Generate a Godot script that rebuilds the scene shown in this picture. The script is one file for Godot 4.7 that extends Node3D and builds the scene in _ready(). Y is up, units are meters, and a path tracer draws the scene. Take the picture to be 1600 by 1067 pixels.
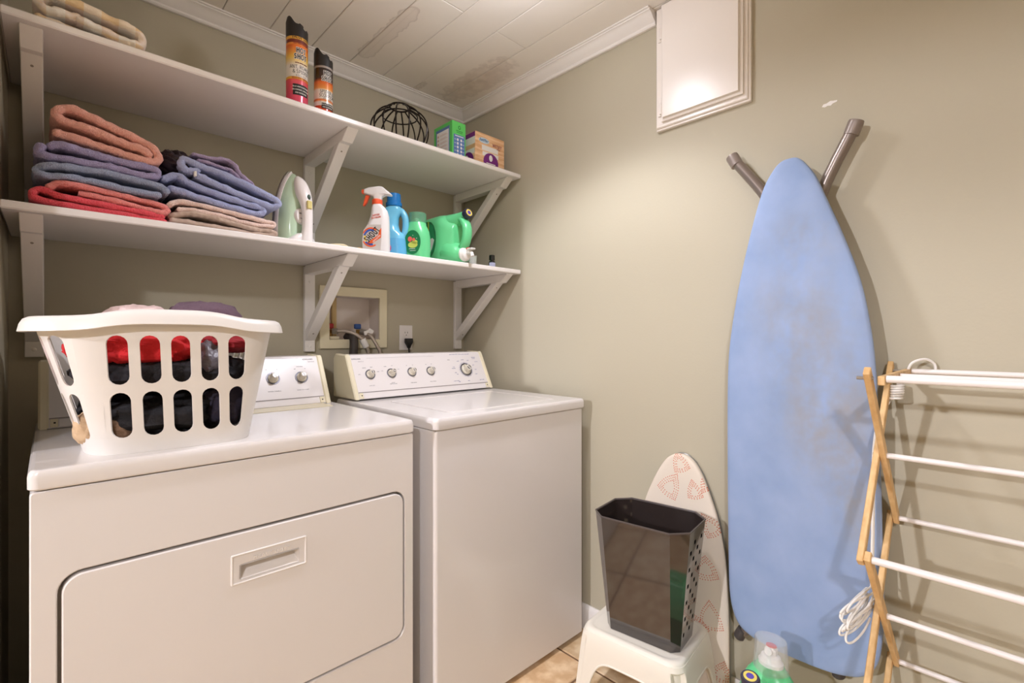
extends Node3D

# ---------------------------------------------------------------- mesh helper
class G:
	var v := PackedVector3Array()
	var uv := PackedVector2Array()
	var ix := PackedInt32Array()
	var xf := Transform3D()
	var has_uv := false

	func p(pt: Vector3, t := Vector2.ZERO) -> int:
		v.append(xf * pt)
		uv.append(t)
		return v.size() - 1

	func tri(a: int, b: int, c: int) -> void:
		ix.append(a); ix.append(b); ix.append(c)

	func quad(a: int, b: int, c: int, d: int) -> void:
		tri(a, b, c); tri(a, c, d)

	# turns the faces added since index i0 outward (clockwise fronts)
	func orient(i0: int) -> void:
		var cen := Vector3.ZERO
		var n := 0
		for k in range(i0, ix.size()):
			cen += v[ix[k]]
			n += 1
		if n == 0:
			return
		cen /= n
		var vol := 0.0
		for k in range(i0, ix.size(), 3):
			var a := v[ix[k]] - cen
			vol += a.dot((v[ix[k + 1]] - cen).cross(v[ix[k + 2]] - cen))
		if vol > 0.0:
			for k in range(i0, ix.size(), 3):
				var q := ix[k + 1]
				ix[k + 1] = ix[k + 2]
				ix[k + 2] = q

	func box(c: Vector3, s: Vector3, b := 0.002, ba := Basis()) -> void:
		var i0 := ix.size()
		var h := s / 2.0
		b = minf(b, minf(h.x, minf(h.y, h.z)) * 0.99)
		var id := {}
		for sx in [-1, 1]:
			for sy in [-1, 1]:
				for sz in [-1, 1]:
					var sg := Vector3(sx, sy, sz)
					for ax in 3:
						var q := sg * (h - Vector3.ONE * b)
						q[ax] = sg[ax] * h[ax]
						id[[sx, sy, sz, ax]] = p(c + ba * q)
		for ax in 3:
			var u := (ax + 1) % 3
			var w := (ax + 2) % 3
			for s0 in [-1, 1]:
				var k := [0, 0, 0]
				k[ax] = s0
				var f := []
				for uw in [[-1, -1], [1, -1], [1, 1], [-1, 1]]:
					k[u] = uw[0]; k[w] = uw[1]
					f.append(id[[k[0], k[1], k[2], ax]])
				if s0 > 0:
					quad(f[0], f[3], f[2], f[1])
				else:
					quad(f[0], f[1], f[2], f[3])
			for s1 in [-1, 1]:
				for s2 in [-1, 1]:
					var k2 := [0, 0, 0]
					k2[u] = s1; k2[w] = s2
					k2[ax] = -1
					var a0 = id[[k2[0], k2[1], k2[2], u]]
					var a1 = id[[k2[0], k2[1], k2[2], w]]
					k2[ax] = 1
					var b0 = id[[k2[0], k2[1], k2[2], u]]
					var b1 = id[[k2[0], k2[1], k2[2], w]]
					if s1 * s2 > 0:
						quad(a0, a1, b1, b0)
					else:
						quad(a0, b0, b1, a1)
		for sx in [-1, 1]:
			for sy in [-1, 1]:
				for sz in [-1, 1]:
					var a = id[[sx, sy, sz, 0]]
					var b2 = id[[sx, sy, sz, 1]]
					var c2 = id[[sx, sy, sz, 2]]
					if sx * sy * sz > 0:
						tri(a, c2, b2)
					else:
						tri(a, b2, c2)
		if xf.basis.determinant() < 0.0:
			orient(i0)

	# rings of equal length; closed: each ring closes on itself; loop: last ring joins the first
	func loft(rings: Array, closed := true, cap0 := true, cap1 := true, loop := false, uvs: Array = []) -> void:
		var i0 := ix.size()
		var n: int = rings[0].size()
		var base := []
		var with_uv := not uvs.is_empty()
		if with_uv:
			has_uv = true
		for r in rings.size():
			base.append(v.size())
			for k in n:
				p(rings[r][k], uvs[r][k] if with_uv else Vector2.ZERO)
		var m: int = rings.size() if loop else rings.size() - 1
		for r in m:
			var a: int = base[r]
			var b: int = base[(r + 1) % rings.size()]
			for k in (n if closed else n - 1):
				var k1 := (k + 1) % n
				quad(a + k, a + k1, b + k1, b + k)
		if closed and not loop:
			if cap0:
				cap(rings[0], base[0], false)
			if cap1:
				cap(rings[-1], base[-1], true)
		orient(i0)

	func cap(ring: Array, b: int, fwd: bool) -> void:
		var cen := Vector3.ZERO
		for q in ring:
			cen += q
		cen /= ring.size()
		var nrm := Vector3.ZERO
		for k in ring.size():
			nrm += (ring[k] - cen).cross(ring[(k + 1) % ring.size()] - cen)
		if nrm.length() < 1e-12:
			return
		nrm = nrm.normalized()
		var ux := nrm.cross(Vector3.UP if absf(nrm.y) < 0.9 else Vector3.RIGHT).normalized()
		var uy := nrm.cross(ux)
		var poly := PackedVector2Array()
		for q in ring:
			poly.append(Vector2((q - cen).dot(ux), (q - cen).dot(uy)))
		var t := Geometry2D.triangulate_polygon(poly)
		if t.is_empty():
			var c := p(cen)
			for k in ring.size():
				if fwd:
					tri(b + k, b + (k + 1) % ring.size(), c)
				else:
					tri(b + (k + 1) % ring.size(), b + k, c)
			return
		# direction of the first triangle against the ring's own turn
		var e := Vector2(poly[t[1]] - poly[t[0]]).cross(poly[t[2]] - poly[t[0]])
		var turn := 0.0
		for k in poly.size():
			turn += poly[k].cross(poly[(k + 1) % poly.size()])
		var same := (e > 0.0) == (turn > 0.0)
		for k in range(0, t.size(), 3):
			if same == fwd:
				tri(b + t[k], b + t[k + 1], b + t[k + 2])
			else:
				tri(b + t[k], b + t[k + 2], b + t[k + 1])

	func tube(path: Array, r, n := 10, caps := true, loop := false) -> void:
		var rings := []
		var m := path.size()
		var up := Vector3.ZERO
		for k in m:
			var d: Vector3
			if loop:
				d = (path[(k + 1) % m] - path[(k - 1 + m) % m]).normalized()
			else:
				d = (path[mini(k + 1, m - 1)] - path[maxi(k - 1, 0)]).normalized()
			if up == Vector3.ZERO:
				up = d.cross(Vector3.UP if absf(d.y) < 0.9 else Vector3.RIGHT).normalized()
			up = (up - d * up.dot(d)).normalized()
			var w := d.cross(up)
			var rr: float = r[k] if r is Array else r
			var ring := []
			for j in n:
				var a := TAU * j / n
				ring.append(path[k] + (up * cos(a) + w * sin(a)) * rr)
			rings.append(ring)
		loft(rings, true, caps, caps, loop)

	# profile of (radius, height) about the y axis; with uv u runs round, v along
	func lathe(prof: Array, n := 32, with_uv := false, caps := true) -> void:
		var rings := []
		var uvs := []
		var m := n + 1 if with_uv else n
		var total := 0.0
		for k in range(1, prof.size()):
			total += prof[k].distance_to(prof[k - 1])
		var run := 0.0
		for k in prof.size():
			if k > 0:
				run += prof[k].distance_to(prof[k - 1])
			var ring := []
			var us := []
			for j in m:
				var a := TAU * j / n
				ring.append(Vector3(cos(a) * prof[k].x, prof[k].y, -sin(a) * prof[k].x))
				us.append(Vector2(float(j) / n, 1.0 - run / maxf(total, 1e-9)))
			rings.append(ring)
			uvs.append(us)
		if with_uv:
			loft(rings, false, false, false, false, uvs)
		else:
			loft(rings, true, caps and prof[0].x > 1e-5, caps and prof[-1].x > 1e-5)

	# polygon in x-y pushed along z with a small bevel
	func prism(poly: Array, z0: float, z1: float, b := 0.0) -> void:
		var rings := []
		if b > 0.0:
			var ins := G.inset(poly, b)
			rings = [G.at_z(ins, z0), G.at_z(poly, z0 + b), G.at_z(poly, z1 - b), G.at_z(ins, z1)]
		else:
			rings = [G.at_z(poly, z0), G.at_z(poly, z1)]
		loft(rings)

	static func at_z(poly: Array, z: float) -> Array:
		var r := []
		for q in poly:
			r.append(Vector3(q.x, q.y, z))
		return r

	static func area(poly: Array) -> float:
		var a := 0.0
		for k in poly.size():
			a += poly[k].cross(poly[(k + 1) % poly.size()])
		return a / 2.0

	static func inset(poly: Array, d: float) -> Array:
		var s := signf(G.area(poly))
		var r := []
		var n := poly.size()
		for k in n:
			var e0: Vector2 = (poly[k] - poly[(k - 1 + n) % n]).normalized()
			var e1: Vector2 = (poly[(k + 1) % n] - poly[k]).normalized()
			var n0 := Vector2(-e0.y, e0.x) * s
			var n1 := Vector2(-e1.y, e1.x) * s
			var m := (n0 + n1)
			var l := m.length()
			if l < 0.2:
				r.append(poly[k] + n0 * d)
			else:
				m /= l
				r.append(poly[k] + m * (d / maxf(m.dot(n0), 0.35)))
		return r

	static func rrect(w: float, h: float, r: float, n := 6, c := Vector2.ZERO) -> Array:
		var out := []
		for q in 4:
			var cx := (w / 2.0 - r) * (1 if q == 0 or q == 3 else -1)
			var cy := (h / 2.0 - r) * (1 if q < 2 else -1)
			for k in n + 1:
				var a := PI / 2.0 * (q + float(k) / n)
				out.append(c + Vector2(cx + r * cos(a), cy + r * sin(a)))
		return out

	static func oval(rx: float, ry: float, n := 24, c := Vector2.ZERO) -> Array:
		var out := []
		for k in n:
			out.append(c + Vector2(cos(TAU * k / n) * rx, sin(TAU * k / n) * ry))
		return out

	# plate between two outlines of equal point count (outer and hole), from z0 to z1
	func plate(outer: Array, inner: Array, z0: float, z1: float, b := 0.0) -> void:
		var rings := [G.at_z(outer, z0), G.at_z(outer, z1 - b)]
		if b > 0.0:
			rings.append(G.at_z(G.inset(outer, b), z1))
			rings.append(G.at_z(G.inset(inner, -b), z1))
		rings.append(G.at_z(inner, z1 - b))
		rings.append(G.at_z(inner, z0))
		loft(rings, true, false, false, true)

	func ball(c: Vector3, r: Vector3, n := 20, m := 12) -> void:
		var rings := []
		for k in range(0, m + 1):
			var a := -PI / 2.0 + PI * k / m
			var ring := []
			for j in n:
				var t := TAU * j / n
				ring.append(c + Vector3(cos(t) * cos(a) * r.x, sin(a) * r.y, sin(t) * cos(a) * r.z))
			rings.append(ring)
		loft(rings, true, false, false)

	# raised lettering; bend > 0 wraps it round the y axis at that radius (facing +z)
	func text(s: String, height: float, at: Transform3D, bend := 0.0, depth := 0.0006, bold := true, stretch := 1.0, skew := 0.0, font := "Droid Sans") -> void:
		var tm := TextMesh.new()
		var f := SystemFont.new()
		f.font_names = PackedStringArray([font])
		f.font_weight = 700 if bold else 400
		tm.font = f
		tm.text = s
		tm.font_size = 32
		tm.pixel_size = height / 23.0
		tm.depth = depth
		tm.curve_step = 1.5
		tm.horizontal_alignment = HORIZONTAL_ALIGNMENT_CENTER
		tm.vertical_alignment = VERTICAL_ALIGNMENT_CENTER
		if tm.get_surface_count() == 0:
			return
		for sfc in tm.get_surface_count():
			var arr := tm.surface_get_arrays(sfc)
			var vs: PackedVector3Array = arr[Mesh.ARRAY_VERTEX]
			var b := v.size()
			for q in vs:
				q.x = q.x * stretch + q.y * skew
				if bend > 0.0:
					var a := q.x / bend
					q = Vector3(sin(a) * (bend + q.z), q.y, cos(a) * (bend + q.z))
				p(at * q)
			if arr[Mesh.ARRAY_INDEX] == null or arr[Mesh.ARRAY_INDEX].is_empty():
				for k in vs.size():
					ix.append(b + k)
			else:
				for k in arr[Mesh.ARRAY_INDEX]:
					ix.append(b + k)

	# shell: columns of outer and inner points (closed round); rims join both
	func shell(outer: Array, inner: Array) -> void:
		var rings := []
		for k in outer.size():
			var c: Array = outer[k].duplicate()
			var d: Array = inner[k].duplicate()
			d.reverse()
			rings.append(c + d)
		loft(rings, true, false, false, true)

	func add(o: G) -> void:
		var b := v.size()
		for k in o.v.size():
			p(o.v[k], o.uv[k])
		for k in o.ix:
			ix.append(b + k)
		has_uv = has_uv or o.has_uv

	func mesh(crease := 38.0, off := Vector3.ZERO) -> ArrayMesh:
		var cosc := cos(deg_to_rad(crease))
		var nf := ix.size() / 3
		var idm := PackedInt32Array()
		idm.resize(v.size())
		if has_uv:
			var seen := {}
			for k in v.size():
				var key := Vector3i((v[k] * 50000.0).round())
				if not seen.has(key):
					seen[key] = k
				idm[k] = seen[key]
		else:
			for k in v.size():
				idm[k] = k
		var fn := PackedVector3Array()
		fn.resize(nf)
		var un := PackedVector3Array()
		un.resize(nf)
		var cnt := PackedInt32Array()
		cnt.resize(v.size() + 1)
		for f in nf:
			var a := v[ix[f * 3]]
			var n := (v[ix[f * 3 + 2]] - a).cross(v[ix[f * 3 + 1]] - a)
			fn[f] = n
			un[f] = n.normalized()
			for c in 3:
				cnt[idm[ix[f * 3 + c]] + 1] += 1
		for k in v.size():
			cnt[k + 1] += cnt[k]
		var fill := cnt.duplicate()
		var adj := PackedInt32Array()
		adj.resize(ix.size())
		for f in nf:
			for c in 3:
				var q := idm[ix[f * 3 + c]]
				adj[fill[q]] = f
				fill[q] += 1
		var ov := PackedVector3Array()
		var on := PackedVector3Array()
		var ou := PackedVector2Array()
		ov.resize(ix.size()); on.resize(ix.size()); ou.resize(ix.size())
		var w := 0
		for f in nf:
			if fn[f].length_squared() < 1e-22:
				continue
			for c in 3:
				var q := ix[f * 3 + c]
				var g := idm[q]
				var s := Vector3.ZERO
				for k in range(cnt[g], cnt[g + 1]):
					var o := adj[k]
					if un[f].dot(un[o]) >= cosc:
						s += fn[o]
				ov[w] = v[q] - off
				on[w] = s.normalized() if s.length_squared() > 1e-30 else un[f]
				ou[w] = uv[q]
				w += 1
		ov.resize(w); on.resize(w); ou.resize(w)
		var arr := []
		arr.resize(Mesh.ARRAY_MAX)
		arr[Mesh.ARRAY_VERTEX] = ov
		arr[Mesh.ARRAY_NORMAL] = on
		arr[Mesh.ARRAY_TEX_UV] = ou
		var am := ArrayMesh.new()
		am.add_surface_from_arrays(Mesh.PRIMITIVE_TRIANGLES, arr)
		return am

# ---------------------------------------------------------------- scene helpers
var taken := {}
var org := {}
var mats := {}

func numbered(n: String) -> String:
	if not taken.has(n):
		taken[n] = 0
		return n
	taken[n] += 1
	return "%s_%03d" % [n, taken[n]]

func tag(o: Node, label: String, category: String, group := "") -> void:
	o.set_meta("label", label)
	o.set_meta("category", category)
	if group:
		o.set_meta("group", group)

func thing(called: String, label: String, category: String, at := Vector3.ZERO, group := "") -> Node3D:
	var o := Node3D.new()
	o.name = numbered(called)
	add_child(o)
	o.position = at
	org[o] = at
	tag(o, label, category, group)
	return o

# g is in world coordinates unless local is set
func part(root: Node3D, called: String, g: G, m: Material, label := "", crease := 38.0, local := false) -> MeshInstance3D:
	var o := MeshInstance3D.new()
	o.mesh = g.mesh(crease, Vector3.ZERO if local else org.get(root, Vector3.ZERO))
	o.mesh.surface_set_material(0, m)
	o.name = called
	root.add_child(o, true)
	org[o] = Vector3.ZERO if local else org.get(root, Vector3.ZERO)
	if label:
		o.set_meta("label", label)
	return o

func solo(called: String, g: G, m: Material, label: String, category: String, at: Vector3, group := "", crease := 38.0) -> MeshInstance3D:
	var o := MeshInstance3D.new()
	o.mesh = g.mesh(crease, at)
	o.mesh.surface_set_material(0, m)
	o.name = numbered(called)
	add_child(o)
	o.position = at
	org[o] = at
	tag(o, label, category, group)
	return o

func struct(called: String, g: G, m: Material, label := "", crease := 30.0) -> MeshInstance3D:
	var o := MeshInstance3D.new()
	o.mesh = g.mesh(crease)
	o.mesh.surface_set_material(0, m)
	o.name = numbered(called)
	add_child(o)
	org[o] = Vector3.ZERO
	o.set_meta("kind", "structure")
	if label:
		o.set_meta("label", label)
		o.set_meta("category", called.split("_")[0])
	return o

func noise(freq: float, seed_n := 1, oct := 3, kind := FastNoiseLite.TYPE_SIMPLEX_SMOOTH) -> FastNoiseLite:
	var n := FastNoiseLite.new()
	n.noise_type = kind
	n.frequency = freq
	n.seed = seed_n
	n.fractal_octaves = oct
	return n

func ntex(n: FastNoiseLite, size := 256, normal := 0.0, ramp: Gradient = null) -> NoiseTexture2D:
	var t := NoiseTexture2D.new()
	t.width = size
	t.height = size
	t.seamless = true
	t.noise = n
	if normal > 0.0:
		t.as_normal_map = true
		t.bump_strength = normal
	if ramp:
		t.color_ramp = ramp
	return t

func grad(a: Color, b: Color, lo := 0.0, hi := 1.0) -> Gradient:
	var g := Gradient.new()
	g.offsets = PackedFloat32Array([lo, hi])
	g.colors = PackedColorArray([a, b])
	return g

func c8(r: int, g: int, b: int) -> Color:
	return Color8(r, g, b)

func mat(key: String, col: Color, rough := 0.5, metal := 0.0, spec := 0.5) -> StandardMaterial3D:
	if mats.has(key):
		return mats[key]
	var m := StandardMaterial3D.new()
	m.resource_name = key
	m.albedo_color = col
	m.roughness = rough
	m.metallic = metal
	m.metallic_specular = spec
	mats[key] = m
	return m

func bumpy(m: StandardMaterial3D, t: Texture2D, scale: float, amount := 1.0, world := true) -> StandardMaterial3D:
	m.normal_enabled = true
	m.normal_texture = t
	m.normal_scale = amount
	m.uv1_triplanar = true
	m.uv1_world_triplanar = world
	m.uv1_scale = Vector3.ONE * scale
	return m

func glass(key: String, col: Color) -> StandardMaterial3D:
	var m := mat(key, col, 0.05)
	m.transparency = BaseMaterial3D.TRANSPARENCY_ALPHA
	return m

func V(x: float, y: float, z: float) -> Vector3:
	return Vector3(x, y, z)

func smooth(pts: Array, per := 6, loop := false) -> Array:
	var out := []
	var n := pts.size()
	for k in (n if loop else n - 1):
		var a = pts[(k - 1 + n) % n] if loop else pts[maxi(k - 1, 0)]
		var b = pts[k]
		var c = pts[(k + 1) % n]
		var d = pts[(k + 2) % n] if loop else pts[mini(k + 2, n - 1)]
		for j in per:
			out.append(b.cubic_interpolate(c, a, d, float(j) / per))
	if not loop:
		out.append(pts[-1])
	return out

# turns local x,y,z so that z faces dir, y up
func facing(at: Vector3, dir: Vector3, up := Vector3.UP) -> Transform3D:
	var z := dir.normalized()
	var x := up.cross(z).normalized()
	return Transform3D(Basis(x, z.cross(x), z), at)

# local y along dir
func along(at: Vector3, dir: Vector3, hint := Vector3.BACK) -> Transform3D:
	var y := dir.normalized()
	var x := y.cross(hint).normalized()
	return Transform3D(Basis(x, y, x.cross(y)), at)

const CEIL := 2.27

func _ready() -> void:
	# ---- camera (level; the lens shifted a little downward)
	var cam := Camera3D.new()
	cam.name = "camera"
	add_child(cam)
	cam.position = V(-1.53, 1.14, 1.95)
	var psi := deg_to_rad(43.80)
	cam.basis = Basis(V(cos(psi), 0, sin(psi)), V(0, 1, 0), V(-sin(psi), 0, cos(psi)))
	cam.near = 0.05
	cam.far = 30.0
	cam.projection = Camera3D.PROJECTION_FRUSTUM
	cam.keep_aspect = Camera3D.KEEP_HEIGHT
	cam.size = 2.0 * 0.05 * 533.5 / 756.0
	cam.frustum_offset = Vector2(0, -5.5 / 756.0 * 0.05)
	cam.current = true
	# ---- exposure, air
	var we := WorldEnvironment.new()
	we.name = "environment"
	var env := Environment.new()
	env.background_mode = Environment.BG_COLOR
	env.background_color = Color(0, 0, 0)
	env.tonemap_mode = Environment.TONE_MAPPER_LINEAR
	env.tonemap_exposure = 1.5
	env.sdfgi_enabled = true
	env.ssao_enabled = true
	env.ssil_enabled = true
	we.environment = env
	add_child(we)
	# ---- lamps: a ceiling bulb over the machines, a floor lamp and a ceiling bulb in the space beside the camera
	ceiling_lamp(V(-0.58, CEIL, 0.98), 0.85, "shallow metal rimmed ceiling lamp above the front of the washer")
	ceiling_lamp(V(-2.70, CEIL, 2.72), 3.4, "round metal rimmed ceiling lamp behind the camera in the side passage", 79.0, 0.18, 0.07, 0.03)
	spot_lamp(V(-5.0, CEIL, 0.95), 6.6)
	make_materials()
	build_room()
	build_shelves()
	build_cabinet()
	build_outlets()
	build_dryer()
	build_washer()
	build_basket()
	build_towels()
	build_upper_shelf_things()
	build_lower_shelf_things()
	build_boards()
	build_stool_and_bin()
	build_rack()

func omni(parent: Node3D, at: Vector3, e: float, col: Color, size: float) -> void:
	var l := OmniLight3D.new()
	l.name = "light"
	l.position = at
	l.light_energy = e
	l.light_color = col
	l.light_size = size
	l.omni_range = 12.0
	l.omni_attenuation = 2.0
	l.shadow_enabled = true
	parent.add_child(l)

func glow(key: String, col: Color, e: float) -> StandardMaterial3D:
	var m := mat(key, Color(1, 1, 1), 0.4)
	m.emission_enabled = true
	m.emission = col
	m.emission_energy_multiplier = e
	return m

func spot(parent: Node3D, at: Vector3, dir: Vector3, half: float, soft: float, e: float, col: Color, size: float) -> void:
	var l := SpotLight3D.new()
	l.name = "light"
	l.transform = facing(at, -dir, V(0, 0, 1) if absf(dir.normalized().y) > 0.9 else Vector3.UP)
	l.light_energy = e
	l.light_color = col
	l.light_size = size
	l.spot_range = 12.0
	l.spot_attenuation = 2.0
	l.spot_angle = half
	l.spot_angle_attenuation = soft
	l.shadow_enabled = true
	parent.add_child(l)

const WARM := Color(0.955, 0.955, 1.0)

func ceiling_lamp(at: Vector3, e: float, label: String, half := 60.0, soft := 0.5, size := 0.045, round_e := 0.13) -> void:
	var t := thing("ceiling_lamp", label, "lamp", at)
	var g := G.new()
	g.lathe([Vector2(0.001, 0), Vector2(0.095, 0), Vector2(0.100, -0.004), Vector2(0.100, -0.070), Vector2(0.096, -0.070), Vector2(0.092, -0.008), Vector2(0.001, -0.006)], 32)
	part(t, "metal_rim", g, mat("lamp_white", c8(240, 236, 228), 0.4), "", 38, true)
	g = G.new()
	g.lathe([Vector2(0.0005, -0.062), Vector2(0.06, -0.058), Vector2(0.090, -0.046), Vector2(0.090, -0.040), Vector2(0.0005, -0.040)], 32)
	part(t, "diffuser", g, glow("diffuser_glow", WARM, 1.2), "glowing frosted diffuser", 38, true)
	spot(t, V(0, -0.066, 0), V(0, -1, 0), half, soft, e, WARM, size)
	omni(t, V(0, -0.11, 0), e * round_e, WARM, 0.07)

func spot_lamp(at: Vector3, e: float) -> void:
	var t := thing("ceiling_spot", "white ceiling spot lamp at the far end of the side passage", "lamp", at)
	var d := V(1, -0.72, 0.10).normalized()
	var g := G.new()
	g.lathe([Vector2(0.001, 0), Vector2(0.05, 0), Vector2(0.05, -0.012), Vector2(0.008, -0.016), Vector2(0.008, -0.09), Vector2(0.001, -0.09)], 24)
	part(t, "stem", g, mats["lamp_white"], "", 38, true)
	g = G.new()
	g.xf = along(V(0, -0.10, 0) - d * 0.05, d)
	g.lathe([Vector2(0.001, 0), Vector2(0.045, 0.0), Vector2(0.055, 0.02), Vector2(0.060, 0.12), Vector2(0.056, 0.12), Vector2(0.050, 0.02), Vector2(0.001, 0.01)], 28)
	part(t, "shade", g, mats["lamp_white"], "", 38, true)
	g = G.new()
	g.xf = along(V(0, -0.10, 0), d)
	g.lathe([Vector2(0.0005, 0.03), Vector2(0.052, 0.03), Vector2(0.048, 0.045), Vector2(0.0005, 0.055)], 28)
	part(t, "diffuser", g, glow("spot_glow", WARM, 3.0), "glowing lens", 38, true)
	spot(t, V(0, -0.10, 0) + d * 0.075, d, 34.5, 0.20, e, WARM, 0.05)

func make_materials() -> void:
	var w := mat("sage_wall_paint", c8(186, 178, 156), 0.55, 0.0, 0.4)
	bumpy(w, ntex(noise(0.06, 3, 3), 512, 2.0), 3.0, 0.10)
	w = mat("white_paint", c8(238, 233, 227), 0.38)
	bumpy(w, ntex(noise(0.02, 8, 3), 256, 2.0), 3.0, 0.2)
	mat("shelf_white", c8(240, 235, 231), 0.24)
	w = mat("plank_paint", c8(242, 236, 227), 0.5)
	bumpy(w, ntex(noise(0.02, 12, 3), 256, 2.0), 2.0, 0.15)
	mat("enamel", c8(230, 225, 222), 0.16)
	mat("enamel_door", c8(230, 225, 222), 0.2)
	mat("console_white", c8(234, 228, 226), 0.3)
	mat("console_cream", c8(232, 222, 192), 0.4)
	mat("knob_cream", c8(226, 218, 200), 0.35)
	mat("chrome", c8(200, 198, 196), 0.15, 1.0)
	mat("steel", c8(170, 165, 158), 0.35, 0.9)
	mat("print_grey", c8(130, 126, 130), 0.6)
	mat("print_blue", c8(96, 100, 160), 0.6)
	mat("print_black", c8(24, 22, 22), 0.55)
	mat("print_white", c8(236, 232, 226), 0.55)
	mat("dark_gap", c8(46, 40, 38), 0.9)
	bumpy(mat("terry_src", Color.WHITE), ntex(noise(0.12, 17, 2), 256, 16.0), 7.0, 1.0)
	bumpy(mat("weave_src", Color.WHITE), ntex(noise(0.03, 18, 4), 256, 6.0), 9.0, 1.0)
	var im := Image.create(64, 64, false, Image.FORMAT_RGB8)
	for y in 64:
		for x in 64:
			var u := sin(TAU * x / 16.0) * 0.5 + 0.5
			var q := sin(TAU * y / 16.0) * 0.5 + 0.5
			var b := 1.0 - u * q
			im.set_pixel(x, y, Color(b, b, b))
	im.bump_map_to_normal_map(6.0)
	bumpy(mat("waffle_src", Color.WHITE), ImageTexture.create_from_image(im), 16.0, 1.0)

# ---------------------------------------------------------------- room
func build_room() -> void:
	var wall := mats["sage_wall_paint"] as Material
	var g := G.new()
	g.box(V(0.06, 1.2, 1.5), V(0.12, 2.4, 3.24), 0.0)
	struct("wall_right", g, wall, "sage green painted wall behind the ironing boards and drying rack")
	# back wall with the opening for the washer valve box
	g = G.new()
	for r in [[-1.74, -0.704, 0.0, 2.4], [-0.474, 0.0, 0.0, 2.4], [-0.704, -0.474, 0.0, 1.130], [-0.704, -0.474, 1.317, 2.4]]:
		g.box(V((r[0] + r[1]) / 2, (r[2] + r[3]) / 2, -0.06), V(r[1] - r[0], r[3] - r[2], 0.12), 0.0)
	struct("wall_back", g, wall, "sage green wall carrying the white shelves above the washer and dryer")
	g = G.new()
	g.box(V(-1.67, 1.2, 0.30), V(0.12, 2.4, 0.60), 0.0)
	struct("wall_left", g, wall, "narrow sage wall end beside the dryer and towels")
	g = G.new()
	g.box(V(-3.665, 1.2, 0.49), V(3.87, 2.4, 0.12), 0.0)
	struct("wall_passage", g, wall)
	g = G.new()
	g.box(V(-5.66, 1.2, 1.8), V(0.12, 2.4, 2.64), 0.0)
	struct("wall_far", g, wall)
	g = G.new()
	g.box(V(-2.86, 1.2, 3.06), V(5.72, 2.4, 0.12), 0.0)
	struct("wall_front", g, wall)
	# floor and its tiles
	g = G.new()
	g.box(V(-2.86, -0.054, 1.5), V(5.84, 0.1, 3.24), 0.0)
	var grout := mat("grout", c8(128, 98, 72), 0.9)
	var floor_o := struct("floor", g, grout, "tan stone tile floor with brown grout")
	var tile_m := []
	var tn := ntex(noise(0.012, 41, 5), 512, 0.0, grad(c8(214, 182, 142), c8(240, 218, 184), 0.25, 0.8))
	for k in 3:
		var m := mat("tile_%d" % k, [Color(1, 1, 1), Color(0.95, 0.94, 0.92), Color(1.0, 0.97, 0.94)][k], 0.3)
		m.albedo_texture = tn
		m.uv1_triplanar = true
		m.uv1_world_triplanar = true
		m.uv1_scale = Vector3.ONE * 2.2
		m.uv1_offset = Vector3(k * 0.37, 0, k * 0.61)
		tile_m.append(m)
	var pitch := 0.335
	var made := {}
	for i in range(-17, 1):
		for j in range(-3, 7):
			var x0 := maxf(-0.175 + i * pitch + 0.0045, -5.6)
			var x1 := minf(-0.175 + (i + 1) * pitch - 0.0045, 0.0)
			var z0 := maxf(0.93 + j * pitch + 0.0045, 0.0)
			var z1 := minf(0.93 + (j + 1) * pitch - 0.0045, 3.0)
			if x1 - x0 < 0.02 or z1 - z0 < 0.02 or (x1 < -1.61 and z1 < 0.56):
				continue
			if x0 < -1.61 and z0 < 0.55 and x1 < -1.5:
				z0 = 0.55
			var key := Vector2i(roundi((x1 - x0) * 1000), roundi((z1 - z0) * 1000))
			if not made.has(key):
				var tg := G.new()
				tg.box(V(0, -0.006, 0), V(x1 - x0, 0.012, z1 - z0), 0.0025)
				made[key] = tg.mesh()
			var o := MeshInstance3D.new()
			o.mesh = made[key]
			o.material_override = tile_m[absi(i * 7 + j * 13) % 3]
			o.name = "tile"
			o.position = V((x0 + x1) / 2, 0.0, (z0 + z1) / 2)
			floor_o.add_child(o, true)
	# ceiling and its planks
	g = G.new()
	g.box(V(-2.86, 2.345, 1.5), V(5.84, 0.125, 3.24), 0.0)
	var ceil_o := struct("ceiling", g, mat("plank_gap", c8(120, 96, 72), 0.9), "white painted plank ceiling with brown water stains")
	var rng := RandomNumberGenerator.new()
	rng.seed = 5
	var xs := [0.0]
	var x := -0.031
	while x > -5.6:
		xs.append(x)
		x -= 0.1522
	xs.append(-5.6)
	for k in xs.size() - 1:
		var xa: float = xs[k + 1]
		var xb: float = xs[k]
		var zs := [0.0 if xb > -1.62 else 0.55]
		if k % 2 == 0:
			zs.append_array([1.42, 2.6])
		elif xb > -1.62:
			zs.append_array([0.622, 1.85])
		else:
			zs.append_array([1.85])
		if k == 2 or k == 4:
			zs = [0.0, 0.622, 1.85]
		elif k == 1 or k == 3:
			zs = [0.0, 1.42, 2.6]
		zs.append(3.0)
		for q in zs.size() - 1:
			if zs[q + 1] <= zs[q] + 0.01:
				continue
			var tg := G.new()
			tg.box(V((xa + xb) / 2, CEIL + 0.0065, (zs[q] + zs[q + 1]) / 2), V(xb - xa - 0.0020, 0.013, zs[q + 1] - zs[q] - 0.0020), 0.0018)
			var pl := part(ceil_o, "plank", tg, mats["plank_paint"])
			pl.position.y = rng.randf_range(-0.0004, 0.0004)
	# brown water marks on the planks
	stain(ceil_o, V(-0.62, 0, 0.33), Vector2(0.105, 0.44), 1)
	stain(ceil_o, V(-0.165, 0, 0.30), Vector2(0.17, 0.50), 2)
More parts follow.
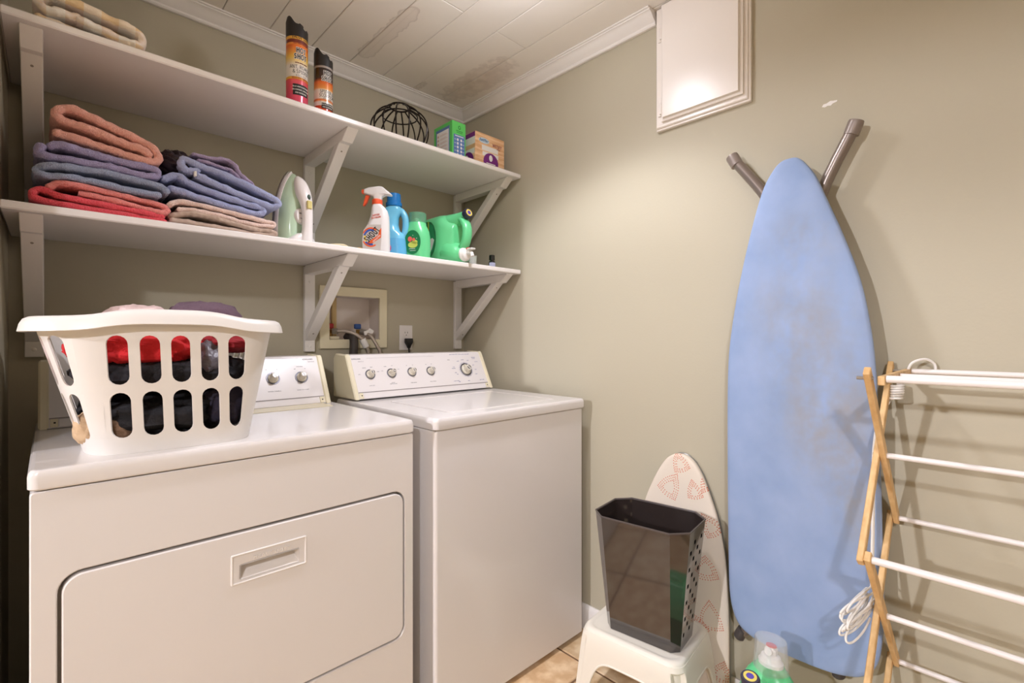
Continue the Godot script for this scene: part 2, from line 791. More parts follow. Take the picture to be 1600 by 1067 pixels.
	stain(ceil_o, V(-0.325, 0, 0.10), Vector2(0.035, 0.11), 3)
	# crown mouldings
	var prof := [Vector2(0.001, -0.046), Vector2(0.011, -0.046), Vector2(0.015, -0.042), Vector2(0.015, -0.036), Vector2(0.020, -0.033), Vector2(0.030, -0.026), Vector2(0.040, -0.016), Vector2(0.047, -0.011), Vector2(0.053, -0.010), Vector2(0.053, -0.006), Vector2(0.060, -0.005), Vector2(0.060, -0.0002), Vector2(0.001, -0.0002)]
	var rings := [[], []]
	for q in prof:
		rings[0].append(V(-1.61, CEIL + q.y, q.x))
		rings[1].append(V(-q.x, CEIL + q.y, q.x))
	g = G.new()
	g.loft(rings)
	struct("trim_1", g, mats["white_paint"], "white crown moulding along the back wall")
	g = G.new()
	rings = [[], []]
	for q in prof:
		rings[0].append(V(-q.x, CEIL + q.y, q.x))
		rings[1].append(V(-q.x, CEIL + q.y, 1.085))
	g.loft(rings)
	struct("trim_2", g, mats["white_paint"], "white crown moulding ending at the wall cabinet")
	g = G.new()
	rings = [[], []]
	for q in prof:
		rings[0].append(V(-q.x, CEIL + q.y, 1.405))
		rings[1].append(V(-q.x, CEIL + q.y, 3.0))
	g.loft(rings)
	struct("trim_3", g, mats["white_paint"])
	# baseboards
	var bp := [Vector2(0.0005, 0.0), Vector2(0.014, 0.0), Vector2(0.014, 0.070), Vector2(0.011, 0.078), Vector2(0.011, 0.084), Vector2(0.006, 0.094), Vector2(0.0005, 0.094)]
	g = G.new()
	rings = [[], []]
	for q in bp:
		rings[0].append(V(-q.x, q.y, 0.0))
		rings[1].append(V(-q.x, q.y, 3.0))
	g.loft(rings)
	struct("baseboard_right", g, mats["white_paint"])
	g = G.new()
	rings = [[], []]
	for q in bp:
		rings[0].append(V(-1.61, q.y, q.x))
		rings[1].append(V(-0.015, q.y, q.x))
	g.loft(rings)
	struct("baseboard_back", g, mats["white_paint"])
	# chipped paint above the ironing board
	g = G.new()
	var chip := []
	for q in [[-0.017, -0.003], [-0.010, -0.006], [-0.004, -0.004], [0.004, -0.006], [0.008, -0.002], [0.018, 0.000], [0.019, 0.004], [0.010, 0.005], [0.003, 0.007], [-0.006, 0.003], [-0.013, 0.003]]:
		chip.append(Vector2(q[0], q[1]))
	g.xf = Transform3D(Basis(V(0, 0, 1), V(0, 1, 0), V(-1, 0, 0)), V(-0.0001, 1.775, 1.598))
	g.prism(chip, 0.0, 0.0008)
	solo("paint_chip", g, mats["print_white"], "small white patch of bare plaster on the sage wall above the blue board", "chip", V(0, 1.775, 1.598))

func stain(parent: Node3D, c: Vector3, size: Vector2, kind: int) -> void:
	var w := 128
	var h := 384
	var im := Image.create(w, h, false, Image.FORMAT_RGBA8)
	var n := noise(0.02, 60 + kind, 4)
	for y in h:
		for x in w:
			var u := (x + 0.5) / w * 2.0 - 1.0
			var t := (y + 0.5) / h * 2.0 - 1.0
			var a := 0.0
			var nn := n.get_noise_2d(x, y)
			if kind == 1:
				var wid := 0.62 + 0.25 * n.get_noise_2d(10.0, y * 1.2)
				var d := maxf(absf(u) / wid, 0.0)
				d = sqrt(d * d + pow(absf(t) / 0.93, 8.0)) + nn * 0.05
				a = clampf((1.0 - d) * 30.0, 0.0, 1.0) * (0.06 + 0.11 * smoothstep(0.72, 0.97, d))
				a += 0.06 * exp(-absf(u) * 26.0) * clampf((1.0 - absf(t)) * 6.0, 0, 1)
			else:
				var d2 := sqrt(u * u * 0.9 + t * t) + nn * 0.45
				a = clampf((1.0 - d2) * 2.2, 0.0, 1.0) * (0.13 + 0.13 * nn)
				a += 0.07 * exp(-pow((d2 - 0.8) * 9.0, 2.0))
			var edge := clampf((1.0 - absf(u)) * 8.0, 0, 1) * clampf((1.0 - absf(t)) * 8.0, 0, 1)
			im.set_pixel(x, y, Color(0.66, 0.46, 0.26, clampf(a * edge, 0.0, 0.8)))
	var m := mat("stain_%d" % kind, Color(1, 1, 1), 0.6)
	m.albedo_texture = ImageTexture.create_from_image(im)
	m.transparency = BaseMaterial3D.TRANSPARENCY_ALPHA
	var g := G.new()
	g.has_uv = true
	var y := CEIL - 0.0009
	var a0 := g.p(V(c.x - size.x / 2, y, c.z - size.y / 2), Vector2(0, 0))
	var b0 := g.p(V(c.x + size.x / 2, y, c.z - size.y / 2), Vector2(1, 0))
	var c0 := g.p(V(c.x + size.x / 2, y, c.z + size.y / 2), Vector2(1, 1))
	var d0 := g.p(V(c.x - size.x / 2, y, c.z + size.y / 2), Vector2(0, 1))
	g.quad(a0, b0, c0, d0)
	part(parent, "water_stain", g, m, "brown water stain")

# ---------------------------------------------------------------- shelves
func build_shelves() -> void:
	for k in 2:
		var y: float = [1.853, 1.425][k]
		var y1: float = [1.871, 1.444][k]
		var g := G.new()
		g.box(V(-0.805, (y + y1) / 2, 0.2085), V(1.604, y1 - y, 0.415), 0.003)
		solo("shelf_board", g, mats["shelf_white"], ["long white painted upper shelf holding spray cans and boxes", "long white painted lower shelf holding towels and detergents"][k], "shelf", V(-0.805, y, 0.2085), "white wall shelves")
	var x_of := [-1.558, -0.783, -0.048]
	var lab := [["white wooden bracket beside the tallest towel stack under the upper shelf", "white wooden bracket above the laundry basket under the lower shelf"],
		["white wooden bracket behind the iron under the upper shelf", "white wooden bracket in front of the valve box under the lower shelf"],
		["white wooden bracket in the room corner under the upper shelf", "white wooden bracket in the room corner under the lower shelf, above the washer"]]
	var first: Node3D = null
	for k in 2:
		for q in 3:
			var at := V(x_of[q], [1.853, 1.425][k], 0)
			if first == null:
				first = bracket(lab[q][k], at)
			else:
				var r := first.duplicate() as Node3D
				r.name = numbered("shelf_bracket")
				add_child(r)
				r.position = at
				r.set_meta("label", lab[q][k])

func zy(g: G, poly: Array, x0: float, x1: float, b := 0.0015) -> void:
	# polygon given as (z, y), pushed along x
	var keep := g.xf
	g.xf = keep * Transform3D(Basis(V(0, 0, 1), V(0, 1, 0), V(-1, 0, 0)), Vector3.ZERO)
	g.prism(poly, -x1, -x0, b)
	g.xf = keep

func bracket(label: String, at: Vector3) -> Node3D:
	var t := thing("shelf_bracket", label, "bracket", at, "white shelf brackets")
	var wp: Material = mats["white_paint"]
	var g := G.new()
	g.box(V(0, -0.172, 0.0095), V(0.04, 0.335, 0.018), 0.0015)
	var post := part(t, "post", g, wp, "", 38, true)
	g = G.new()
	zy(g, [Vector2(0.0185, -0.0005), Vector2(0.393, -0.0005), Vector2(0.348, -0.036), Vector2(0.0185, -0.036)], -0.0199, 0.0199)
	part(t, "arm", g, wp, "", 30, true)
	g = G.new()
	zy(g, [Vector2(0.283, -0.0362), Vector2(0.326, -0.0362), Vector2(0.0187, -0.296), Vector2(0.0187, -0.256)], -0.0195, 0.0195)
	var brace := part(t, "brace", g, wp, "", 30, true)
	for y in [-0.062, -0.318]:
		g = G.new()
		g.xf = Transform3D(Basis.from_euler(V(PI / 2, 0, 0)), V(0, y, 0.0185))
		g.lathe([Vector2(0.0055, -0.0005), Vector2(0.005, 0.0012), Vector2(0.003, 0.0022), Vector2(0.0003, 0.0024)], 12)
		part(post, "screw", g, mats["white_paint"], "", 38, true)
	var d := V(0, -0.26, -0.307).normalized()
	var n := V(0, -0.307, 0.26).normalized()
	for s in [0.03, 0.36]:
		g = G.new()
		g.xf = along(V(0, -0.0362, 0.326) + d * s, n, V(1, 0, 0))
		g.lathe([Vector2(0.0035, -0.0004), Vector2(0.0028, 0.0006), Vector2(0.0003, 0.0007)], 10)
		part(brace, "screw", g, mat("screw_grey", c8(150, 140, 128), 0.5), "", 38, true)
	return t

# ---------------------------------------------------------------- access cabinet in the wall
func build_cabinet() -> void:
	var t := thing("wall_cabinet", "white painted cabinet door set high in the sage wall by the ceiling", "cabinet", V(0, 1.85, 1.245))
	var g := G.new()
	var m: Material = mat("gloss_paint", c8(238, 230, 221), 0.27)
	# frame in (z, y)
	var o := [Vector2(1.400, 2.268), Vector2(1.090, 2.268), Vector2(1.090, 1.850), Vector2(1.400, 1.850)]
	var i := [Vector2(1.372, 2.262), Vector2(1.125, 2.262), Vector2(1.125, 1.880), Vector2(1.372, 1.880)]
	g.xf = Transform3D(Basis(V(0, 0, 1), V(0, 1, 0), V(-1, 0, 0)), Vector3.ZERO)
	g.plate(o, i, 0.001, 0.014, 0.002)
	var o2 := [Vector2(1.394, 2.266), Vector2(1.092, 2.266), Vector2(1.092, 1.857), Vector2(1.394, 1.857)]
	g.plate(o2, i, 0.014, 0.021, 0.003)
	part(t, "frame", g, m)
	g = G.new()
	g.xf = Transform3D(Basis(V(0, 0, 1), V(0, 1, 0), V(-1, 0, 0)), Vector3.ZERO)
	var dr := [Vector2(1.383, 2.266), Vector2(1.117, 2.266), Vector2(1.117, 1.872), Vector2(1.383, 1.872)]
	var dr2 := G.inset(dr, 0.007)
	var dr3 := G.inset(dr, 0.010)
	g.loft([G.at_z(dr, 0.0212), G.at_z(dr, 0.030), G.at_z(dr2, 0.032), G.at_z(dr3, 0.040)])
	var d := part(t, "door", g, m, "", 20)
	for y in [2.178, 1.925]:
		g = G.new()
		g.box(V(-0.0235, y, 1.108), V(0.004, 0.062, 0.013), 0.001)
		g.tube([V(-0.029, y - 0.026, 1.114), V(-0.029, y + 0.012, 1.114)], 0.0042, 10)
		var hg := part(d, "hinge", g, m)
		g = G.new()
		for s in [-0.022, 0.022]:
			g.ball(V(-0.0262, y + s, 1.106), V(0.001, 0.003, 0.003), 8, 6)

# ---------------------------------------------------------------- washer valve box and power outlet
func build_outlets() -> void:
	var cream := mat("box_cream", c8(232, 222, 190), 0.45)
	var t := thing("valve_box", "cream framed recessed washer valve box in the wall behind the washer", "valve box", V(-0.59, 1.096, 0))
	var g := G.new()
	var outer := [Vector2(-0.440, 1.354), Vector2(-0.741, 1.354), Vector2(-0.741, 1.096), Vector2(-0.440, 1.096)]
	var inner := [Vector2(-0.477, 1.314), Vector2(-0.701, 1.314), Vector2(-0.701, 1.134), Vector2(-0.477, 1.134)]
	g.plate(outer, inner, 0.0005, 0.012, 0.002)
	part(t, "frame", g, cream, "", 25)
	g = G.new()
	var back := [Vector2(-0.477, 1.314), Vector2(-0.701, 1.314), Vector2(-0.701, 1.134), Vector2(-0.477, 1.134)]
	var lip := G.inset(back, -0.002)
	g.loft([G.at_z(back, 0.002), G.at_z(back, -0.085), G.at_z(lip, -0.087), G.at_z(lip, 0.002)], true, false, false, true)
	g.box(V(-0.589, 1.224, -0.087), V(0.228, 0.184, 0.003), 0.0)
	part(t, "recess", g, mat("box_inside", c8(226, 214, 204), 0.5), "", 25)
	g = G.new()
	g.box(V(-0.645, 1.224, -0.078), V(0.020, 0.178, 0.012), 0.001)
	part(t, "wood_strip", g, mat("strip_tan", c8(214, 186, 132), 0.6))
	g = G.new()
	g.box(V(-0.672, 1.141, -0.035), V(0.045, 0.012, 0.05), 0.002)
	part(t, "bracket", g, cream)
	for k in 2:
		var x: float = [-0.674, -0.551][k]
		g = G.new()
		g.tube([V(x, 1.128, -0.045), V(x, 1.176, -0.045)], 0.009, 10)
		g.tube([V(x, 1.168, -0.05), V(x + 0.012, 1.168, -0.01)], 0.0095, 10)
		var vb := part(t, "valve", g, mat("brass", c8(176, 140, 84), 0.35, 0.8))
		g = G.new()
		g.box(V(x - 0.002, 1.190, -0.045), V(0.028, 0.022, 0.016), 0.003)
		part(vb, "valve_handle", g, mat(["valve_red", "valve_blue"][k], [c8(190, 40, 44), c8(44, 84, 150)][k], 0.4))
	# braided hoses and the black drain hose
	var braid := mat("braid", c8(186, 172, 158), 0.4, 0.5)
	bumpy(braid, ntex(noise(0.09, 21, 2, FastNoiseLite.TYPE_CELLULAR), 128, 6.0), 24.0, 0.8)
	var h := thing("water_hose", "braided steel hose arching from the red hot water valve", "hose", V(-0.60, 1.08, 0.03), "braided washer hoses")
	var path := smooth([V(-0.668, 1.168, -0.012), V(-0.640, 1.169, 0.012), V(-0.612, 1.160, 0.035), V(-0.582, 1.138, 0.048), V(-0.560, 1.105, 0.050), V(-0.548, 1.06, 0.048), V(-0.545, 0.95, 0.045)], 6)
	g = G.new()
	g.tube(path, 0.0075, 12)
	part(h, "hose", g, braid)
	g = G.new()
	g.tube([V(-0.676, 1.168, -0.018), V(-0.660, 1.1685, -0.006)], 0.014, 6)
	part(h, "nut", g, mats["steel"])
	g = G.new()
	g.tube([V(-0.578, 1.135, 0.049), V(-0.560, 1.102, 0.051)], 0.0135, 10)
	part(h, "paper_tag", g, mats["print_white"])
	h = thing("water_hose", "braided steel hose dropping from the blue cold water valve", "hose", V(-0.53, 1.08, 0.03), "braided washer hoses")
	path = smooth([V(-0.546, 1.166, -0.012), V(-0.534, 1.158, 0.008), V(-0.520, 1.138, 0.028), V(-0.504, 1.105, 0.038), V(-0.490, 1.07, 0.042), V(-0.478, 0.95, 0.045)], 6)
	g = G.new()
	g.tube(path, 0.0075, 12)
	part(h, "hose", g, braid)
	g = G.new()
	g.tube([V(-0.552, 1.168, -0.016), V(-0.540, 1.162, 0.0)], 0.014, 6)
	part(h, "nut", g, mats["steel"])
	g = G.new()
	g.box(V(-0.534, 1.164, 0.012), V(0.036, 0.018, 0.004), 0.001, Basis.from_euler(V(0, 0, 0.25)))
	g.box(V(-0.520, 1.170, 0.013), V(0.024, 0.016, 0.004), 0.001, Basis.from_euler(V(0, 0, -0.5)))
	part(h, "paper_tag", g, mats["print_white"])
	g = G.new()
	g.tube(smooth([V(-0.607, 1.140, -0.03), V(-0.606, 1.152, -0.012), V(-0.606, 1.152, 0.012), V(-0.607, 1.138, 0.030), V(-0.609, 1.11, 0.037), V(-0.613, 1.06, 0.040), V(-0.615, 0.92, 0.040)], 6), 0.0175, 16)
	solo("drain_hose", g, mat("hose_black", c8(58, 50, 46), 0.6), "thick black drain hose hooked into the valve box", "hose", V(-0.61, 0.92, 0.02))
	# power outlet
	t = thing("power_outlet", "white duplex wall outlet between the valve box and the corner bracket", "outlet", V(-0.34, 1.085, 0))
	g = G.new()
	g.xf = Transform3D(Basis(), V(-0.340, 1.1415, 0))
	g.prism(G.rrect(0.068, 0.114, 0.003, 3), 0.0003, 0.005, 0.0015)
	var pl := part(t, "cover_plate", g, mat("outlet_white", c8(238, 232, 228), 0.35), "", 30)
	for s in [1, -1]:
		g = G.new()
		g.xf = Transform3D(Basis(), V(-0.340, 1.1415 + 0.0195 * s, 0))
		g.prism(G.rrect(0.034, 0.028, 0.012, 6), 0.005, 0.0066, 0.0006)
		var so := part(pl, "socket", g, mats["outlet_white"], "", 30)
		g = G.new()
		for dx in [-0.0065, 0.0065]:
			g.box(V(-0.340 + dx, 1.1455 + 0.0195 * s, 0.0066), V(0.0022, 0.008, 0.0008), 0.0)
		g.xf = Transform3D(Basis(), V(-0.340, 1.134 + 0.0195 * s, 0.0064))
		g.prism(G.oval(0.0024, 0.0024, 8), 0.0, 0.0006)
		part(pl, "slots", g, mats["dark_gap"])
	t = thing("power_plug", "black power plug with its cord in the lower outlet socket", "plug", V(-0.338, 1.12, 0.007))
	g = G.new()
	var rings := []
	for q in [[0.0, 0.016, 0.012], [-0.004, 0.0175, 0.014], [-0.018, 0.0175, 0.014], [-0.034, 0.009, 0.009], [-0.044, 0.006, 0.006]]:
		rings.append([])
		for c in G.rrect(q[1] * 2, q[2] * 2, minf(q[1], q[2]) * 0.5, 4):
			rings[-1].append(V(-0.336 + c.x, 1.138 + q[0], 0.021 + c.y))
	g.loft(rings)
	part(t, "plug", g, mat("plug_black", c8(24, 22, 22), 0.45), "", 50)
	g = G.new()
	g.tube(smooth([V(-0.336, 1.10, 0.021), V(-0.335, 1.07, 0.024), V(-0.33, 0.98, 0.04), V(-0.32, 0.8, 0.06)], 5), 0.004, 8)
	part(t, "cord", g, mats["plug_black"])

# ---------------------------------------------------------------- dryer and washer
const FO := Vector3(0, 0.938, 0.282)

func face_at(x: float, t: float, lift := 0.0) -> Transform3D:
	var up := V(0, 0.134, -0.069).normalized()
	var n := V(0, 0.069, 0.134).normalized()
	return Transform3D(Basis(V(1, 0, 0), up, n), FO + V(x, 0, 0) + up * t + n * lift)

# console cross-section in (z, y); sunk > 0 draws it in a little
func console_section(s: float) -> Array:
	var up := Vector2(-0.069, 0.134).normalized()
	var o := Vector2(0.282, 0.938)
	var n := Vector2(up.y, -up.x)
	return [Vector2(0.110 + s, 0.9146), o + up * -0.0245 - n * s, o + up * 0.0 - n * s, o + up * 0.148 - n * s, o + up * 0.157 - n * (s + 0.003), o + up * 0.160 - n * (s + 0.012), Vector2(0.125 + s, o.y + up.y * 0.158 - s), Vector2(0.110 + s, o.y + up.y * 0.140)]

func console(t: Node3D, x0: float, x1: float) -> MeshInstance3D:
	var g := G.new()
	zy(g, console_section(0.002), x0 + 0.018, x1 - 0.018, 0.0005)
	var body := part(t, "console", g, mats["console_white"], "", 30)
	for s in [0, 1]:
		g = G.new()
		var xa: float = x0 if s == 0 else x1 - 0.0195
		zy(g, G.inset(console_section(0.0), -0.002), xa, xa + 0.0195, 0.004)
		part(t, "console_end", g, mats["console_cream"], "cream console end cap", 40)
	# the long groove over the fixing strip, the strip and its two clips
	g = G.new()
	g.xf = face_at((x0 + x1) / 2, 0.0012, -0.0020)
	g.box(V(0, 0, 0), V(x1 - x0 - 0.04, 0.003, 0.0016), 0.0)
	part(body, "groove", g, mat("groove_grey", c8(150, 142, 138), 0.6))
	g = G.new()
	g.xf = face_at((x0 + x1) / 2, -0.0125, -0.002)
	g.box(V(0, 0, 0), V(x1 - x0 - 0.075, 0.021, 0.003), 0.001)
	part(body, "strip", g, mats["console_white"])
	for xx in [x0 + 0.029, x1 - 0.029]:
		g = G.new()
		g.xf = face_at(xx, -0.0115, -0.0015)
		g.box(V(0, 0, 0), V(0.015, 0.022, 0.004), 0.001)
		var cl := part(body, "clip", g, mats["console_cream"])
		g = G.new()
		g.xf = face_at(xx + 0.001, -0.0115, 0.0006)
		g.box(V(0, 0, 0), V(0.004, 0.004, 0.001), 0.0)
		part(cl, "screw", g, mats["dark_gap"])
	return body

func knob(t: Node3D, x: float, ty: float, r: float, turn: float) -> void:
	var g := G.new()
	g.xf = face_at(x, ty, -0.0018) * Transform3D(Basis.from_euler(V(PI / 2, 0, 0)), Vector3.ZERO)
	g.lathe([Vector2(r * 1.30, 0.0), Vector2(r * 1.30, 0.0016), Vector2(r * 1.26, 0.002), Vector2(r * 1.18, 0.002), Vector2(r * 1.18, 0.0)], 36)
	var rim := part(t, "dial_ring", g, mat("ring_grey", c8(140, 138, 146), 0.3, 0.4), "", 30)
	g = G.new()
	g.xf = face_at(x, ty, -0.0018) * Transform3D(Basis.from_euler(V(PI / 2, 0, 0)), Vector3.ZERO)
	var prof := [Vector2(r, 0.0), Vector2(r * 0.98, 0.004), Vector2(r * 0.72, 0.007), Vector2(r * 0.66, 0.010), Vector2(r * 0.60, 0.024), Vector2(r * 0.55, 0.0262), Vector2(r * 0.48, 0.0268), Vector2(0.0003, 0.0268)]
	g.lathe(prof, 32)
	# thumb ridge
	g.xf = face_at(x, ty, -0.0018) * Transform3D(Basis.from_euler(V(0, 0, turn)), Vector3.ZERO)
	g.box(V(0, r * 0.45, 0.011), V(r * 0.34, r * 0.9, 0.012), 0.001)
	var k := part(t, "knob", g, mats["knob_cream"], "", 32)
	g = G.new()
	g.xf = face_at(x, ty, 0.0251) * Transform3D(Basis.from_euler(V(PI / 2, 0, 0)), Vector3.ZERO)
	g.lathe([Vector2(r * 0.44, -0.0005), Vector2(r * 0.44, 0.0006), Vector2(0.0003, 0.0006)], 24)
	part(k, "knob_cap", g, mat("cap_steel", c8(182, 180, 184), 0.25, 0.8))
	g = G.new()
	g.xf = face_at(x, ty, 0.0258) * Transform3D(Basis.from_euler(V(0, 0, turn)), Vector3.ZERO)
	g.box(V(0, 0, 0), V(r * 0.12, r * 0.84, 0.0008), 0.0)
	part(k, "pointer", g, mats["print_white"])

func note(g: G, s: String, x: float, ty: float, h: float, bold := false, skew := 0.0, stretch := 1.0) -> void:
	g.text(s, h, face_at(x, ty, -0.0017), 0.0, 0.0003, bold, stretch, skew)

func cabinet_shell(t: Node3D, x0: float, x1: float, z0: float, z1: float, ylid: float, called: String) -> void:
	# lid with soft front and side edges
	var g := G.new()
	var cx := (x0 + x1) / 2
	var w := x1 - x0 + 0.006
	var rings := []
	var zc := (z0 + z1 + 0.004) / 2
	var d := z1 - z0 + 0.006
	for q in [[0.003, 0.0, 0.012], [0.0, 0.003, 0.014], [0.0, 0.022, 0.014], [0.0012, 0.029, 0.014], [0.004, 0.0335, 0.013], [0.009, 0.0345, 0.012]]:
		rings.append([])
		for c in G.rrect(w - q[0] * 2, d - q[0] * 2, q[2], 6):
			rings[-1].append(V(cx + c.x, ylid + q[1], zc + c.y))
	g.loft(rings)
	part(t, called, g, mats["enamel"], "", 45)

func build_dryer() -> void:
	var t := thing("dryer", "wide white front-door clothes dryer carrying the laundry basket", "dryer", V(-1.176, 0, 0.47))
	var x0 := -1.553
	var x1 := -0.800
	var g := G.new()
	g.box(V((x0 + x1) / 2, 0.4475, 0.4505), V(x1 - x0, 0.862, 0.609), 0.003)
	g.box(V((x0 + x1) / 2, 0.010, 0.46), V(x1 - x0 - 0.06, 0.02, 0.58), 0.002)
	part(t, "body", g, mats["enamel"])
	# front sheet with the door opening
	g = G.new()
	var dc := Vector2(-1.1725, 0.5260)
	var op := G.rrect(0.692, 0.401, 0.034, 8, dc)
	var sheet := G.rrect(x1 - x0, 0.856, 0.006, 8, Vector2((x0 + x1) / 2, 0.4485))
	g.plate(sheet, op, 0.7552, 0.794, 0.0022)
	part(t, "front_panel", g, mats["enamel"], "", 35)
	cabinet_shell(t, x0, x1, 0.135, 0.794, 0.8795, "lid")
	# door with a hole for the scoop handle
	g = G.new()
	var hole := G.rrect(0.122, 0.030, 0.002, 8, Vector2(-1.1705, 0.6365))
	var dr := G.rrect(0.681, 0.390, 0.030, 8, dc)
	g.plate(dr, hole, 0.757, 0.7955, 0.0025)
	var door := part(t, "door", g, mats["enamel_door"], "", 35)
	g = G.new()
	var fr_o := G.rrect(0.158, 0.065, 0.003, 8, Vector2(-1.171, 0.6445))
	var fr_i := G.rrect(0.150, 0.057, 0.002, 8, Vector2(-1.171, 0.6445))
	g.plate(fr_o, fr_i, 0.795, 0.7985, 0.0012)
	# scoop: back wall and slanted floor
	var rings := [G.at_z(hole, 0.7965), G.at_z(hole, 0.7945)]
	var deep := []
	for q in hole:
		deep.append(Vector2(lerpf(q.x, -1.1705, 0.05), 0.6445 + (q.y - 0.6365) * 0.36))
	rings.append(G.at_z(deep, 0.766))
	g.loft(rings, true, false, true)
	var hd := part(door, "door_handle", g, mat("handle_white", c8(236, 230, 224), 0.25), "", 30)
	g = G.new()
	g.text("HEAVY DUTY", 0.0082, Transform3D(Basis(), V(-1.168, 0.6600, 0.7962)), 0.0, 0.0024, true, 1.15)
	part(door, "lettering", g, mats["handle_white"], "raised white lettering")
	# lint strip on the lid
	g = G.new()
	g.box(V(-1.10, 0.9148, 0.334), V(0.51, 0.003, 0.085), 0.0012)
	part(t, "lint_screen_cover", g, mats["console_cream"], "yellowed lint screen cover")
	# console
	var c := console(t, -1.548, -0.816)
	knob(t, -0.992, 0.077, 0.0165, 0.35)
	knob(t, -0.900, 0.076, 0.0165, 0.3)
	knob(t, -1.20, 0.077, 0.028, 0.2)
	g = G.new()
	note(g, "KIRKLAND", -0.868, 0.1435, 0.0048, true, 0.0, 1.1)
	note(g, "CYCLE SIGNAL", -0.900, 0.1165, 0.0026)
	note(g, "OFF", -0.917, 0.108, 0.0024)
	note(g, "ON", -0.883, 0.108, 0.0024)
	note(g, "OFF", -1.009, 0.109, 0.0024)
	note(g, "ON", -0.976, 0.109, 0.0024)
	note(g, "EXTRA TUMBLE", -0.993, 0.031, 0.0032, false, 0.0, 1.35)
	note(g, "PUSH TO START", -0.902, 0.030, 0.0030, false, 0.0, 1.35)
	part(c, "lettering", g, mats["print_grey"], "small grey lettering")
	g = G.new()
	note(g, "Signature", -0.858, 0.1345, 0.0040, false, 0.25)
	g.xf = face_at(-1.17, 0.1485, -0.0016)
	g.box(V(0, 0, 0), V(0.54, 0.0007, 0.0003), 0.0)
	part(c, "print_line", g, mat("print_pale", c8(182, 176, 178), 0.6))

